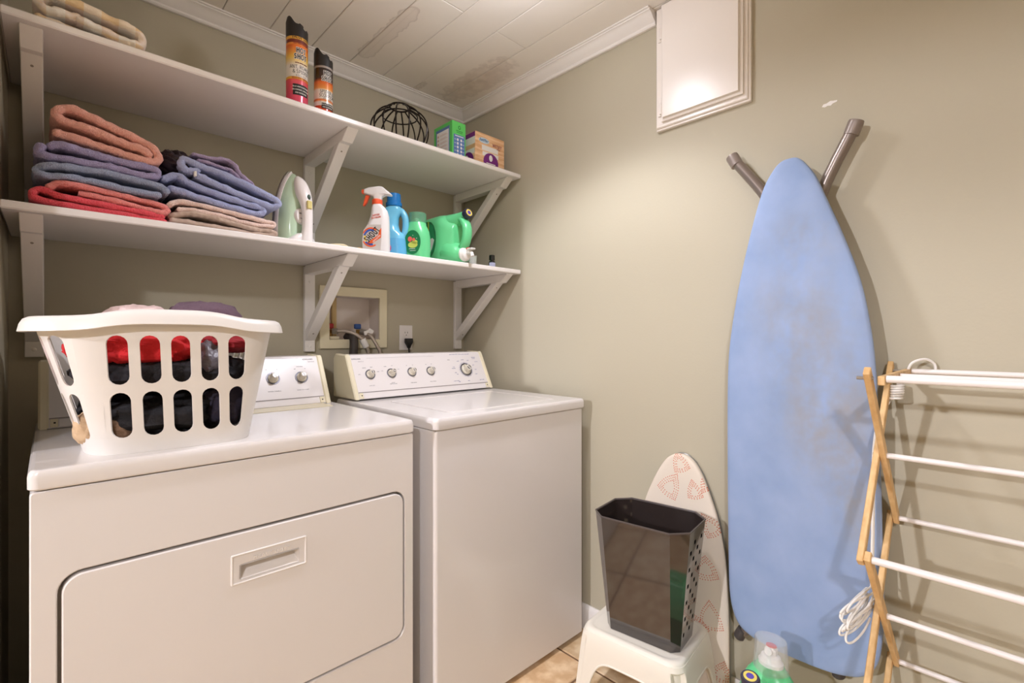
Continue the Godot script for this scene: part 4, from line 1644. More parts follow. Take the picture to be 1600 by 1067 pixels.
func spray_can(at: Vector3, yaw: float, r: float, h: float, cap_h: float, stops: Array, key: String, label: String) -> Node3D:
	var t := thing("spray_can", label, "spray can", at, "insect spray cans")
	org[t] = Vector3.ZERO
	t.rotation.y = yaw
	var g := G.new()
	g.lathe([Vector2(r * 0.9, 0.0), Vector2(r, 0.003), Vector2(r, h * 0.5), Vector2(r, h - 0.004), Vector2(r * 0.97, h)], 40, true)
	var m := mat(key, Color(1, 1, 1), 0.18, 0.1, 0.6)
	m.albedo_texture = band_image(stops)
	part(t, "can", g, m, "", 40, true)
	g = G.new()
	g.lathe([Vector2(r * 0.9, 0.0), Vector2(r * 1.0, 0.0015), Vector2(r * 0.99, 0.005), Vector2(r * 0.9, 0.004)], 40)
	part(t, "base_ring", g, mats["chrome"], "", 40, true)
	# cap: tall collar, cut away in front with a nozzle
	g = G.new()
	var rings := []
	var n := 40
	for k in n:
		var a := TAU * k / n
		var front := cos(a)
		# high wall at the left, notch to the front right
		var top: float = h + cap_h * (0.60 + 0.40 * smoothstep(-0.25, 0.6, -cos(a - 0.9)) - 0.20 * exp(-pow(wrapf(a - 0.55, -PI, PI) / 0.40, 2.0)))
		var s := sin(a)
		var rr := r * 1.005
		var rt := r * 0.90
		var mid: float = lerpf(h, top, 0.75)
		rings.append([V(s * rr, h - 0.004, front * rr), V(s * rr, mid, front * rr), V(s * rt, top, front * rt), V(s * (rt - 0.002), top, front * (rt - 0.002)), V(s * (rr - 0.004), mid, front * (rr - 0.004)), V(s * (rr - 0.004), h - 0.004, front * (rr - 0.004))])
	g.loft(rings, true, false, false, true)
	g.lathe([Vector2(0.0005, h + cap_h * 0.45), Vector2(r * 0.9, h + cap_h * 0.42)], 24)
	var cp := part(t, "cap", g, mat("cap_black", c8(30, 26, 25), 0.42), "black spray cap", 40, true)
	g = G.new()
	g.xf = Transform3D(Basis.from_euler(V(0, 0.5, 0)), V(0, h + cap_h * 0.42, 0))
	g.box(V(0, cap_h * 0.18, 0.004), V(r * 0.5, cap_h * 0.36, r * 0.9), 0.003)
	g.tube([V(0, cap_h * 0.2, r * 0.3), V(0, cap_h * 0.2, r * 0.66)], 0.004, 10)
	part(cp, "nozzle", g, mats["cap_black"], "", 40, true)
	return t

func logo(t: Node3D, r: float, y: float, h: float) -> void:
	# two stacked words in black with a white keyline
	for k in 2:
		var g := G.new()
		for w in [["HOT", y + h * 0.60, 0.0], ["SHOT", y - h * 0.60, -0.0015]]:
			if k == 0:
				for q in 8:
					var a := TAU * q / 8.0
					g.text(w[0], h, Transform3D(Basis.from_euler(V(0, w[2] / r + cos(a) * 0.0014 / r, 0)), V(0, w[1] + sin(a) * 0.0014, 0)), r + 0.0003, 0.0004, true, 0.66)
			else:
				g.text(w[0], h, Transform3D(Basis.from_euler(V(0, w[2] / r, 0)), V(0, w[1], 0)), r + 0.0007, 0.0006, true, 0.66)
		part(t, ["logo_keyline", "lettering"][k], g, mats[["print_white", "print_black"][k]], ["white logo keyline", "black logo lettering"][k], 30, true)

func build_upper_shelf_things() -> void:
	var y0 := 1.8713
	var yel := c8(238, 176, 64)
	var org_c := c8(222, 104, 34)
	var white := c8(232, 226, 218)
	var pink := c8(222, 66, 104)
	var t := spray_can(V(-0.958, y0, 0.365), deg_to_rad(2), 0.0325, 0.2155, 0.062, [[0.0, pink], [0.33, c8(226, 84, 100)], [0.35, c8(228, 92, 90)], [0.36, c8(222, 70, 70)], [0.365, yel], [0.395, yel], [0.40, white], [0.56, white], [0.68, c8(240, 196, 90)], [0.85, org_c], [0.86, c8(232, 140, 50)], [0.885, c8(232, 140, 50)], [0.89, c8(120, 44, 28)], [0.935, c8(110, 42, 28)], [0.94, yel], [1.0, yel]], "can_big", "taller orange and pink insect spray can with black cap on the upper shelf")
	logo(t, 0.0325, 0.158, 0.0165)
	var g := G.new()
	g.text("VALUE SIZE", 0.0088, Transform3D(Basis(), V(0, 0.2085, 0)), 0.0327, 0.0004, true, 0.85)
	g.text("ANT, ROACH", 0.0105, Transform3D(Basis(), V(0, 0.1155, 0)), 0.0327, 0.0004, false, 0.85)
	g.text("& SPIDER", 0.0105, Transform3D(Basis(), V(0, 0.101, 0)), 0.0327, 0.0004, false, 0.85)
	g.text("K I L L E R", 0.0052, Transform3D(Basis(), V(0, 0.089, 0)), 0.0327, 0.0004, false, 1.0)
	part(t, "lettering", g, mats["print_black"], "", 30, true)
	g = G.new()
	g.text("FAST KNOCKDOWN", 0.0042, Transform3D(Basis(), V(0, 0.1885, 0)), 0.0327, 0.0004, true, 0.85)
	g.text("KILLS ON CONTACT", 0.0055, Transform3D(Basis(), V(0, 0.0815, 0)), 0.0328, 0.0004, true, 0.8)
	part(t, "lettering", g, mat("print_red", c8(150, 30, 30), 0.5), "", 30, true)
	g = G.new()
	patch(g, 0.0327, -0.75, 0.75, 0.028, 0.062)
	part(t, "black_panel", g, mats["print_black"], "black text panel", 30, true)
	g = G.new()
	for k in 3:
		g.text(["KILLS ANTS & ROACHES", "ON CONTACT, INDOORS", "AND OUTDOORS"][k], 0.0042, Transform3D(Basis(), V(0, 0.054 - k * 0.0095, 0)), 0.0332, 0.0003, true, 0.8)
	part(t, "lettering", g, mats["print_white"], "", 30, true)
	# ants and roaches picture: three dark oval bugs
	g = G.new()
	for k in 3:
		for q in 3:
			var a := (-0.012 + k * 0.013) / 0.0327 + (q - 1) * 0.12
			g.ball(V(sin(a) * 0.0327, 0.1285 + (q % 2) * 0.0006, cos(a) * 0.0327), V(0.0024, 0.0017, 0.0012), 8, 6)
	part(t, "bug_picture", g, mat("bug_brown", c8(110, 48, 30), 0.5), "", 50, true)
	t = spray_can(V(-0.872, y0, 0.362), deg_to_rad(4), 0.0295, 0.1595, 0.056, [[0.0, c8(214, 78, 30)], [0.16, c8(214, 70, 30)], [0.165, white], [0.24, white], [0.28, org_c], [0.31, white], [0.48, white], [0.52, c8(232, 150, 70)], [0.64, org_c], [0.72, c8(64, 30, 20)], [0.93, c8(40, 28, 24)], [0.932, c8(170, 160, 152)], [0.985, c8(150, 140, 132)], [1.0, c8(40, 28, 24)]], "can_small", "shorter dark orange insect spray can beside the taller one on the upper shelf")
	logo(t, 0.0295, 0.1225, 0.0150)
	g = G.new()
	g.text("SPIDER &", 0.0100, Transform3D(Basis(), V(0, 0.071, 0)), 0.0297, 0.0004, false, 0.85)
	g.text("SCORPION", 0.0100, Transform3D(Basis(), V(0, 0.058, 0)), 0.0297, 0.0004, false, 0.8)
	g.text("K I L L E R", 0.0046, Transform3D(Basis(), V(0, 0.049, 0)), 0.0297, 0.0004, false, 1.0)
	part(t, "lettering", g, mats["print_black"], "", 30, true)
	g = G.new()
	patch(g, 0.0297, -0.65, 0.75, 0.016, 0.034)
	part(t, "black_panel", g, mats["print_black"], "black text panel", 30, true)
	g = G.new()
	for k in 2:
		g.text(["KILLS BLACK WIDOWS", "AND SCORPIONS"][k], 0.0038, Transform3D(Basis(), V(0, 0.029 - k * 0.008, 0)), 0.0302, 0.0003, true, 0.8)
	part(t, "lettering", g, mats["print_white"], "", 30, true)
	# dome of black wire
	t = thing("wire_cage", "black wire dome cage on the upper shelf between the cans and boxes", "cage", V(-0.515, y0, 0.245))
	var c := V(-0.515, y0 + 0.088, 0.245)
	var R := 0.112
	for k in 14:
		var a := TAU * k / 14.0
		var path := []
		for q in 15:
			var b := lerpf(-0.62, 1.22, q / 14.0)
			var rr := R * cos(b) * (1.0 + 0.04 * sin(b * 3.0))
			path.append(c + V(cos(a) * rr, sin(b) * R * 0.93, sin(a) * rr))
		g = G.new()
		g.tube(path, 0.0030, 6)
		part(t, "wire", g, mat("wire_black", c8(38, 30, 26), 0.32, 0.6))
	for q in [[1.22, 0.0034], [-0.62, 0.0040], [-0.70, 0.0034]]:
		var path := []
		for k in 36:
			var a := TAU * k / 36.0
			path.append(c + V(cos(a) * R * cos(q[0]) * 1.02, sin(q[0]) * R * 0.93 + (0.004 if q[0] > 0 else 0.0), sin(a) * R * cos(q[0]) * 1.02))
		g = G.new()
		g.tube(path, q[1], 8, false, true)
		part(t, "ring", g, mats["wire_black"])
	g = G.new()
	var hub := []
	for k in 20:
		var a := TAU * k / 20.0
		hub.append(c + V(cos(a) * R * 0.62, 0.064 + 0.0, sin(a) * R * 0.62))
	g.tube(hub, 0.0026, 6, false, true)
	part(t, "ring", g, mats["wire_black"])
	g = G.new()
	var scroll := []
	for k in 40:
		var a := TAU * k / 16.0
		scroll.append(V(c.x - 0.02 + k * 0.0022, y0 + 0.016 + 0.010 * sin(a), c.z + 0.055 + 0.010 * cos(a)))
	g.tube(scroll, 0.002, 6)
	part(t, "curl", g, mats["wire_black"])
	# green carton
	build_cartons(y0)

func face_part(t: Node3D, called: String, m: Material, polys: Array, xf: Transform3D, lift: float, label := "") -> void:
	var g := G.new()
	g.xf = xf
	for q in polys:
		g.prism(q, 0.0, lift)
	part(t, called, g, m, label, 30)

func rect(x0: float, y0: float, x1: float, y1: float) -> Array:
	return [Vector2(x0, y0), Vector2(x1, y0), Vector2(x1, y1), Vector2(x0, y1)]

func build_cartons(y0: float) -> void:
	# green carton: near corner (x, z) = (-0.331, 0.345)
	var x0 := -0.331
	var zf := 0.345
	var w := 0.070
	var h := 0.166
	var d := 0.130
	var t := thing("green_carton", "bright green carton printed with blue and white panels on the upper shelf", "box", V(x0 + w / 2, y0, zf - d / 2))
	var g := G.new()
	g.box(V(x0 + w / 2, y0 + h / 2, zf - d / 2), V(w, h, d), 0.0012)
	part(t, "carton", g, mat("carton_green", c8(96, 204, 98), 0.45))
	var left := Transform3D(Basis(V(0, 0, 1), V(0, 1, 0), V(-1, 0, 0)), V(x0, y0, zf - d))
	var front := Transform3D(Basis(), V(x0, y0, zf))
	var blue := mat("carton_blue", c8(92, 122, 176), 0.5)
	face_part(t, "blue_panel", blue, [rect(0.016, 0.040, 0.112, 0.150)], left, 0.0003, "blue panel")
	face_part(t, "white_panel", mats["print_white"], [rect(0.022, 0.044, 0.106, 0.138)], left, 0.0006, "white instruction panel")
	var rows := []
	for k in 5:
		rows.append(rect(0.046, 0.055 + k * 0.016, 0.098, 0.0562 + k * 0.016))
		rows.append(rect(0.046, 0.059 + k * 0.016, 0.090, 0.0602 + k * 0.016))
		rows.append(rect(0.027, 0.053 + k * 0.016, 0.037, 0.062 + k * 0.016))
	face_part(t, "printed_lines", mat("print_tan", c8(206, 170, 150), 0.5), rows, left, 0.0009)
	face_part(t, "blue_panel", blue, [rect(0.007, 0.004, 0.064, 0.112)], front, 0.0003, "blue panel")
	rows = []
	for k in 6:
		rows.append(G.oval(0.0042, 0.0058, 10, Vector2(0.028, 0.014 + k * 0.0155)))
		rows.append(G.oval(0.0042, 0.0058, 10, Vector2(0.046, 0.014 + k * 0.0155)))
		rows.append(rect(0.011, 0.013 + k * 0.0155, 0.021, 0.0142 + k * 0.0155))
		rows.append(rect(0.052, 0.013 + k * 0.0155, 0.061, 0.0142 + k * 0.0155))
	rows.append(rect(0.014, 0.105, 0.058, 0.108))
	face_part(t, "printed_icons", mats["print_white"], rows, front, 0.0006, "rows of small white icons")
	rows = [G.oval(0.0065, 0.008, 14, Vector2(0.037, 0.143))]
	rows.append(rect(0.020, 0.127, 0.054, 0.1295))
	rows.append(rect(0.022, 0.121, 0.052, 0.1232))
	face_part(t, "printed_mark", mat("carton_dark_green", c8(28, 120, 48), 0.5), rows, front, 0.0004)
	face_part(t, "printed_mark", mats["carton_green"], [G.oval(0.0035, 0.0045, 12, Vector2(0.037, 0.143))], front, 0.0007)
	# mop refill carton, wood patterned
	x0 = -0.214
	zf = 0.352
	w = 0.168
	h = 0.155
	d = 0.115
	t = thing("refill_carton", "orange wood printed mop pad carton with purple circles on the upper shelf", "box", V(x0 + w / 2, y0, zf - d / 2))
	t.rotation.y = 0.0
	var wood := mat("carton_wood", Color(1, 1, 1), 0.45)
	wood.albedo_texture = ntex(noise(0.012, 77, 4), 256, 0.0, grad(c8(222, 172, 124), c8(242, 204, 162), 0.25, 0.8))
	wood.uv1_triplanar = true
	wood.uv1_scale = V(2.2, 16.0, 2.2)
	g = G.new()
	g.box(V(x0 + w / 2, y0 + h / 2, zf - d / 2), V(w, h, d), 0.0015)
	part(t, "carton", g, wood)
	left = Transform3D(Basis(V(0, 0, 1), V(0, 1, 0), V(-1, 0, 0)), V(x0, y0, zf - d))
	front = Transform3D(Basis(), V(x0, y0, zf))
	rows = []
	for k in 4:
		rows.append(rect(0.001, 0.038 + k * 0.038, 0.167, 0.0387 + k * 0.038))
	face_part(t, "plank_print", mat("print_wood_dark", c8(204, 150, 104), 0.5), rows, front, 0.0002)
	var purple := mat("carton_purple", c8(120, 36, 124), 0.45)
	face_part(t, "purple_circle", purple, [G.oval(0.043, 0.040, 28, Vector2(0.088, 0.038))], front, 0.0006, "purple circle")
	face_part(t, "pad_print", mats["print_white"], [rect(0.036, 0.083, 0.130, 0.105), rect(0.040, 0.060, 0.132, 0.078)], front, 0.0003, "white pads")
	face_part(t, "figure_print", mats["print_white"], [G.oval(0.010, 0.014, 16, Vector2(0.087, 0.056)), rect(0.062, 0.030, 0.114, 0.0335), rect(0.070, 0.023, 0.106, 0.026)], front, 0.0009)
	g = G.new()
	g.xf = Transform3D()
	g.text("WETJET", 0.0125, front * Transform3D(Basis(), V(0.124, 0.117, 0.0002)), 0.0, 0.0004, true, 0.9)
	g.text("WOOD", 0.0055, front * Transform3D(Basis(), V(0.132, 0.104, 0.0002)), 0.0, 0.0004, true, 0.9)
	part(t, "lettering", g, mat("print_maroon", c8(140, 48, 60), 0.5), "", 30)
	face_part(t, "logo_cloud", mat("print_pale_blue", c8(196, 214, 226), 0.5), [G.oval(0.030, 0.012, 22, Vector2(0.048, 0.124))], front, 0.0004, "pale blue logo cloud")
	g = G.new()
	g.text("Swiffer", 0.0115, front * Transform3D(Basis(), V(0.048, 0.125, 0.0006)), 0.0, 0.0004, true, 0.9, 0.2)
	part(t, "lettering", g, mat("print_navy", c8(52, 92, 140), 0.5), "", 30)
	face_part(t, "purple_band", purple, [rect(0.002, h - 0.022, d - 0.002, h - 0.002)], left, 0.0003, "purple band")
	face_part(t, "white_band", mats["print_white"], [rect(0.002, h - 0.052, d - 0.002, h - 0.022), rect(0.02, 0.062, d - 0.006, 0.084)], left, 0.0003)
	face_part(t, "purple_circle", purple, [G.oval(0.040, 0.038, 28, Vector2(d - 0.052, 0.036))], left, 0.0006, "purple circle")
	face_part(t, "figure_print", mats["print_white"], [G.oval(0.012, 0.016, 16, Vector2(d - 0.060, 0.046)), rect(d - 0.038, 0.022, d - 0.018, 0.030)], left, 0.0009)

# ---------------------------------------------------------------- things on the lower shelf
func ring_rr(y: float, hx: float, hz: float, r: float, cx := 0.0, cz := 0.0, n := 6) -> Array:
	var out := []
	for c in G.rrect(hx * 2, hz * 2, minf(r, minf(hx, hz) * 0.98), n):
		out.append(V(cx + c.x, y, cz + c.y))
	return out

func build_lower_shelf_things() -> void:
	var y0 := 1.4443
	build_iron(V(-0.938, y0, 0.305))
	# loose beige cord loop and orange sponge
	var g := G.new()
	g.tube(smooth([V(-0.875, y0 + 0.004, 0.30), V(-0.860, y0 + 0.004, 0.345), V(-0.846, y0 + 0.006, 0.377), V(-0.815, y0 + 0.008, 0.385), V(-0.796, y0 + 0.004, 0.378), V(-0.786, y0 + 0.0035, 0.35), V(-0.80, y0 + 0.0035, 0.30), V(-0.85, y0 + 0.0035, 0.27), V(-0.90, y0 + 0.0035, 0.28)], 6), 0.0034, 8)
	solo("iron_cord", g, mat("cord_beige", c8(224, 208, 168), 0.5), "loop of beige cord lying on the lower shelf beside the iron", "cord", V(-0.84, y0, 0.34))
	g = G.new()
	var sr := []
	for q in [[0.0, 0.92], [0.003, 1.0], [0.013, 1.0], [0.018, 0.9]]:
		var ring := []
		for c in G.rrect(0.072 * q[1], 0.05 * q[1], 0.016, 6):
			ring.append(V(-0.705 + c.x, y0 + q[0], 0.31 + c.y))
		sr.append(ring)
	g.loft(sr)
	solo("sponge", g, bumpy(mat("sponge_orange", c8(218, 158, 76), 0.9), mats["terry_src"].normal_texture, 14.0, 1.0), "small orange sponge half hidden behind the trigger spray bottle", "sponge", V(-0.705, y0, 0.31))
	build_shout(V(-0.668, y0, 0.345))
	build_softener(V(-0.567, y0, 0.288))
	build_gain(V(-0.489, y0, 0.331))
	# big green jug lying down with the tap towards the room
	var t := thing("detergent_jug", "large bright green detergent jug lying on its side with white tap on the lower shelf", "jug", V(-0.31, y0, 0.08), "green detergent jugs")
	org[t] = Vector3.ZERO
	t.transform = Transform3D(Basis(V(-1, 0, 0), V(0, 0, 1), V(0, 1, 0)), V(-0.31, y0 + 0.1037, 0.08))
	jug(t, true)
	# clear dosing cup, white lid, little black bottle
	t = thing("dosing_cup", "small clear plastic dosing cup under the jug tap", "cup", V(-0.262, y0, 0.392))
	g = G.new()
	g.lathe([Vector2(0.0005, 0.0005), Vector2(0.016, 0.0005), Vector2(0.0185, 0.034), Vector2(0.0195, 0.035), Vector2(0.0185, 0.0355), Vector2(0.0172, 0.034), Vector2(0.0148, 0.0022), Vector2(0.0005, 0.0022)], 28)
	part(t, "cup", g, glass("clear_plastic", Color(0.96, 0.97, 0.96, 0.16)), "", 38, true)
	g = G.new()
	g.lathe([Vector2(0.0005, 0.0), Vector2(0.019, 0.0), Vector2(0.020, 0.002), Vector2(0.019, 0.0045), Vector2(0.0005, 0.005)], 28)
	g.xf = Transform3D()
	var o := G.new()
	o.xf = Transform3D(Basis(), V(-0.170, y0, 0.372))
	o.lathe([Vector2(0.0005, 0.0), Vector2(0.019, 0.0), Vector2(0.020, 0.002), Vector2(0.019, 0.0045), Vector2(0.0005, 0.005)], 28)
	solo("bottle_lid", o, mats["print_white"], "flat white lid on the lower shelf beside the tiny black bottle", "lid", V(-0.170, y0, 0.372))
	t = thing("dropper_bottle", "tiny black capped oil bottle at the corner end of the lower shelf", "bottle", V(-0.120, y0, 0.352))
	g = G.new()
	g.lathe([Vector2(0.0005, 0.0), Vector2(0.0138, 0.0), Vector2(0.0148, 0.001), Vector2(0.0148, 0.028), Vector2(0.013, 0.032), Vector2(0.009, 0.034), Vector2(0.009, 0.038)], 28)
	part(t, "bottle", g, mat("amber_dark", c8(34, 26, 28), 0.12), "", 38, true)
	g = G.new()
	patch(g, 0.0150, -1.6, 0.9, 0.003, 0.026)
	part(t, "paper_label", g, mat("label_lilac", c8(176, 178, 206), 0.5), "pale lilac label", 38, true)
	g = G.new()
	g.lathe([Vector2(0.0005, 0.036), Vector2(0.0125, 0.036), Vector2(0.0130, 0.038), Vector2(0.0125, 0.058), Vector2(0.011, 0.0595), Vector2(0.0005, 0.0595)], 28)
	part(t, "cap", g, mat("cap_gloss_black", c8(14, 13, 13), 0.3), "black screw cap", 38, true)

func build_iron(at: Vector3) -> void:
	var t := thing("clothes_iron", "white and pale green steam iron standing on its heel on the lower shelf", "iron", at)
	org[t] = Vector3.ZERO
	t.rotation.y = deg_to_rad(20.0)
	# local: y up to the toe, z from the sole outward, x across
	var outline := []
	for q in [[0.0, 0.252], [0.010, 0.240], [0.026, 0.212], [0.042, 0.170], [0.052, 0.125], [0.057, 0.080], [0.058, 0.035], [0.056, 0.004]]:
		outline.append(Vector2(q[0], q[1]))
	var right := smooth(outline, 4)
	var foot := []
	for q in right:
		foot.append(q)
	for k in range(right.size() - 1, 0, -1):
		foot.append(Vector2(-right[k].x, right[k].y))
	var sc := func(s: float, z: float, dy: float) -> Array:
		var r := []
		for q in foot:
			r.append(V(q.x * s, maxf((q.y - 0.09) * s + 0.09 + dy, 0.0005), z))
		return r
	var g := G.new()
	g.loft([sc.call(0.985, -0.045, 0.0), sc.call(1.0, -0.044, 0.0), sc.call(1.0, -0.036, 0.0)])
	part(t, "soleplate", g, mats["steel"], "steel soleplate", 38, true)
	g = G.new()
	g.loft([sc.call(0.97, -0.036, 0.0), sc.call(0.985, -0.030, 0.0), sc.call(0.985, -0.024, 0.0), sc.call(0.95, -0.020, 0.0)])
	part(t, "skirt", g, mat("iron_white", c8(238, 232, 230), 0.25), "", 38, true)
	g = G.new()
	g.loft([sc.call(0.94, -0.022, 0.0), sc.call(0.92, -0.008, -0.002), sc.call(0.84, 0.010, -0.006), sc.call(0.70, 0.022, -0.012), sc.call(0.50, 0.027, -0.018)])
	var body := part(t, "water_tank", g, mat("iron_green", c8(192, 218, 190), 0.12, 0.0, 0.6), "pale green water tank", 60, true)
	# handle: a wide hump over the toe that thins into the grip and runs down to the heel
	g = G.new()
	var rings := []
	var keys := []
	for q in [[0.226, 0.000, 0.004, 0.004], [0.219, 0.006, 0.011, 0.011], [0.200, 0.017, 0.020, 0.020], [0.170, 0.030, 0.0245, 0.023], [0.145, 0.041, 0.0220, 0.0205], [0.118, 0.048, 0.0185, 0.0165], [0.085, 0.051, 0.0170, 0.0155], [0.050, 0.050, 0.0170, 0.0160], [0.022, 0.047, 0.0190, 0.0190], [0.003, 0.043, 0.0200, 0.0220]]:
		keys.append([V(0, q[0], q[1]), V(q[2], q[3], 0)])
	var kp := []
	var kr := []
	for q in keys:
		kp.append(q[0])
		kr.append(q[1])
	var path := smooth(kp, 5)
	var rad := smooth(kr, 5)
	for k in path.size():
		var d: Vector3 = (path[mini(k + 1, path.size() - 1)] - path[maxi(k - 1, 0)]).normalized()
		var n := V(1, 0, 0).cross(d)
		var ring := []
		for j in 20:
			var a := TAU * j / 20.0
			ring.append(path[k] + V(1, 0, 0) * cos(a) * rad[k].x + n * sin(a) * rad[k].y)
		rings.append(ring)
	g.loft(rings)
	var hd := part(t, "handle", g, mats["iron_white"], "white handle", 60, true)
	g = G.new()
	g.loft([ring_rr(0.0, 0.050, 0.036, 0.018, 0.0, 0.006), ring_rr(0.010, 0.050, 0.038, 0.018, 0.0, 0.008), ring_rr(0.022, 0.038, 0.034, 0.018, 0.0, 0.014), ring_rr(0.034, 0.022, 0.024, 0.014, 0.0, 0.024)])
	part(t, "heel", g, mats["iron_white"], "", 50, true)
	g = G.new()
	g.xf = Transform3D(Basis.from_euler(V(PI / 2, 0, 0)), V(-0.004, 0.092, 0.018))
	g.lathe([Vector2(0.026, 0.0), Vector2(0.027, 0.010), Vector2(0.024, 0.017), Vector2(0.0005, 0.018)], 28)
	var dial := part(t, "dial", g, mats["iron_white"], "", 30, true)
	g = G.new()
	g.text("MAX", 0.005, Transform3D(Basis(), V(-0.012, 0.100, 0.0362)), 0.0, 0.0005, true)
	g.text("OFF", 0.004, Transform3D(Basis(), V(-0.010, 0.084, 0.0362)), 0.0, 0.0005, true)
	part(dial, "lettering", g, mats["print_grey"], "", 30, true)
	g = G.new()
	g.box(V(-0.004, 0.126, 0.0645), V(0.018, 0.026, 0.008), 0.002)
	part(hd, "slide_button", g, mat("button_straw", c8(214, 200, 130), 0.4), "straw coloured button", 38, true)
	g = G.new()
	g.ball(V(-0.002, 0.152, 0.0600), V(0.006, 0.009, 0.005), 14, 8)
	part(hd, "spray_button", g, mat("button_green", c8(72, 92, 84), 0.3), "dark green button", 38, true)
	g = G.new()
	g.ball(V(-0.030, 0.122, 0.018), V(0.005, 0.005, 0.004), 14, 8)
	part(body, "fill_plug", g, mats["iron_white"], "", 38, true)

func build_shout(at: Vector3) -> void:
	var t := thing("trigger_bottle", "white stain remover trigger spray bottle with orange nozzle on the lower shelf", "spray bottle", at)
	org[t] = Vector3.ZERO
	t.rotation.y = deg_to_rad(-44.0)
	var g := G.new()
	var rings := []
	for q in [[0.0, -0.043, 0.041, 0.026], [0.004, -0.047, 0.044, 0.029], [0.030, -0.049, 0.045, 0.030], [0.065, -0.047, 0.0445, 0.030], [0.090, -0.041, 0.044, 0.029], [0.112, -0.031, 0.0435, 0.027], [0.135, -0.023, 0.042, 0.024], [0.155, -0.0205, 0.037, 0.021], [0.168, -0.0195, 0.028, 0.019], [0.176, -0.0165, 0.0185, 0.0165], [0.182, -0.015, 0.015, 0.015]]:
		rings.append(ring_rr(q[0], (q[2] - q[1]) / 2, q[3], q[3] * 0.85, (q[1] + q[2]) / 2, 0.0))
	g.loft(rings)
	part(t, "bottle", g, mat("shout_white", c8(224, 220, 218), 0.25), "", 60, true)
	var face := Transform3D(Basis(), V(0, 0, 0.0298))
	# label shapes follow the flat front, up to the shoulder
	var m_or := mat("label_orange", c8(228, 92, 36), 0.4)
	var m_bl := mat("label_blue", c8(58, 88, 170), 0.4)
	var m_ye := mat("label_yellow", c8(232, 206, 90), 0.4)
	face_part(t, "label", mat("label_grey", c8(196, 188, 182), 0.35), [[Vector2(-0.043, 0.008), Vector2(0.020, 0.008), Vector2(0.024, 0.060), Vector2(0.022, 0.100), Vector2(-0.026, 0.100), Vector2(-0.041, 0.080), Vector2(-0.0455, 0.045)]], face, 0.0004, "pale label")
	var swirl := func(r0: float, r1: float, a0: float, a1: float) -> Array:
		var p := []
		for k in 15:
			var a := lerpf(a0, a1, k / 14.0)
			p.append(Vector2(-0.014, 0.055) + Vector2(cos(a) * r1 * 0.92, sin(a) * r1))
		for k in 15:
			var a := lerpf(a1, a0, k / 14.0)
			p.append(Vector2(-0.014, 0.055) + Vector2(cos(a) * r0 * 0.92, sin(a) * r0))
		return p
	face_part(t, "label_print", m_or, [swirl.call(0.030, 0.035, 0.9, 2.7), swirl.call(0.030, 0.035, 3.6, 5.3), [Vector2(-0.020, 0.026), Vector2(0.022, 0.054), Vector2(0.023, 0.088), Vector2(0.016, 0.080), Vector2(0.012, 0.062), Vector2(-0.030, 0.034)]], face, 0.0008, "orange swirl")
	face_part(t, "label_print", m_bl, [swirl.call(0.022, 0.0295, 1.1, 2.9), swirl.call(0.022, 0.0295, 3.8, 5.0)], face, 0.0008, "blue swirl")
	face_part(t, "label_print", m_ye, [swirl.call(0.020, 0.027, 2.7, 4.0)], face, 0.0006, "yellow swirl")
	g = G.new()
	var rot := Transform3D(Basis.from_euler(V(0, 0, 0.80)), V(-0.010, 0.064, 0.0304))
	g.text("SHOUT", 0.0240, rot, 0.0, 0.0006, true, 0.56, -0.15)
	part(t, "lettering", g, mats["print_black"], "black brand lettering", 30, true)
	g = G.new()
	g.text("TRIPLE-ACTING", 0.0050, Transform3D(Basis.from_euler(V(0, 0, 0.75)), V(0.006, 0.050, 0.0308)), 0.0, 0.0004, true, 0.7)
	part(t, "lettering", g, mats["print_white"], "", 30, true)
	g = G.new()
	g.text("SAFE FOR", 0.0055, Transform3D(Basis.from_euler(V(-0.16, 0, 0.15)), V(0.002, 0.136, 0.0247)), 0.0, 0.0012, false, 0.8)
	g.text("ALL COLORS", 0.0055, Transform3D(Basis.from_euler(V(-0.16, 0, 0.15)), V(0.003, 0.127, 0.0258)), 0.0, 0.0012, false, 0.8)
	part(t, "lettering", g, mat("print_coral", c8(222, 96, 84), 0.5), "", 30, true)
	# collar, trigger and head
	g = G.new()
	g.lathe([Vector2(0.017, 0.178), Vector2(0.0185, 0.180), Vector2(0.0185, 0.194), Vector2(0.016, 0.197), Vector2(0.0005, 0.197)], 24)
	part(t, "collar", g, mat("trigger_orange", c8(232, 88, 48), 0.35), "orange collar", 40, true)
	g = G.new()
	g.prism([Vector2(-0.046, 0.218), Vector2(-0.046, 0.233), Vector2(-0.030, 0.239), Vector2(0.010, 0.244), Vector2(0.022, 0.241), Vector2(0.054, 0.214), Vector2(0.052, 0.210), Vector2(0.030, 0.212), Vector2(0.018, 0.206), Vector2(0.016, 0.194), Vector2(-0.010, 0.194), Vector2(-0.013, 0.208), Vector2(-0.028, 0.212)], -0.012, 0.012, 0.004)
	var hd := part(t, "spray_head", g, mats["shout_white"], "", 45, true)
	g = G.new()
	g.xf = along(V(-0.0455, 0.2255, 0), V(-1, 0, 0))
	g.lathe([Vector2(0.0085, 0.0), Vector2(0.0085, 0.008), Vector2(0.006, 0.010), Vector2(0.0005, 0.010)], 16)
	part(hd, "nozzle", g, mats["trigger_orange"], "orange nozzle", 40, true)
	g = G.new()
	g.prism([Vector2(-0.040, 0.214), Vector2(-0.026, 0.210), Vector2(-0.032, 0.198), Vector2(-0.038, 0.184), Vector2(-0.046, 0.174), Vector2(-0.051, 0.174), Vector2(-0.047, 0.192)], -0.007, 0.007, 0.002)
	part(hd, "trigger", g, mats["trigger_orange"], "orange trigger", 40, true)

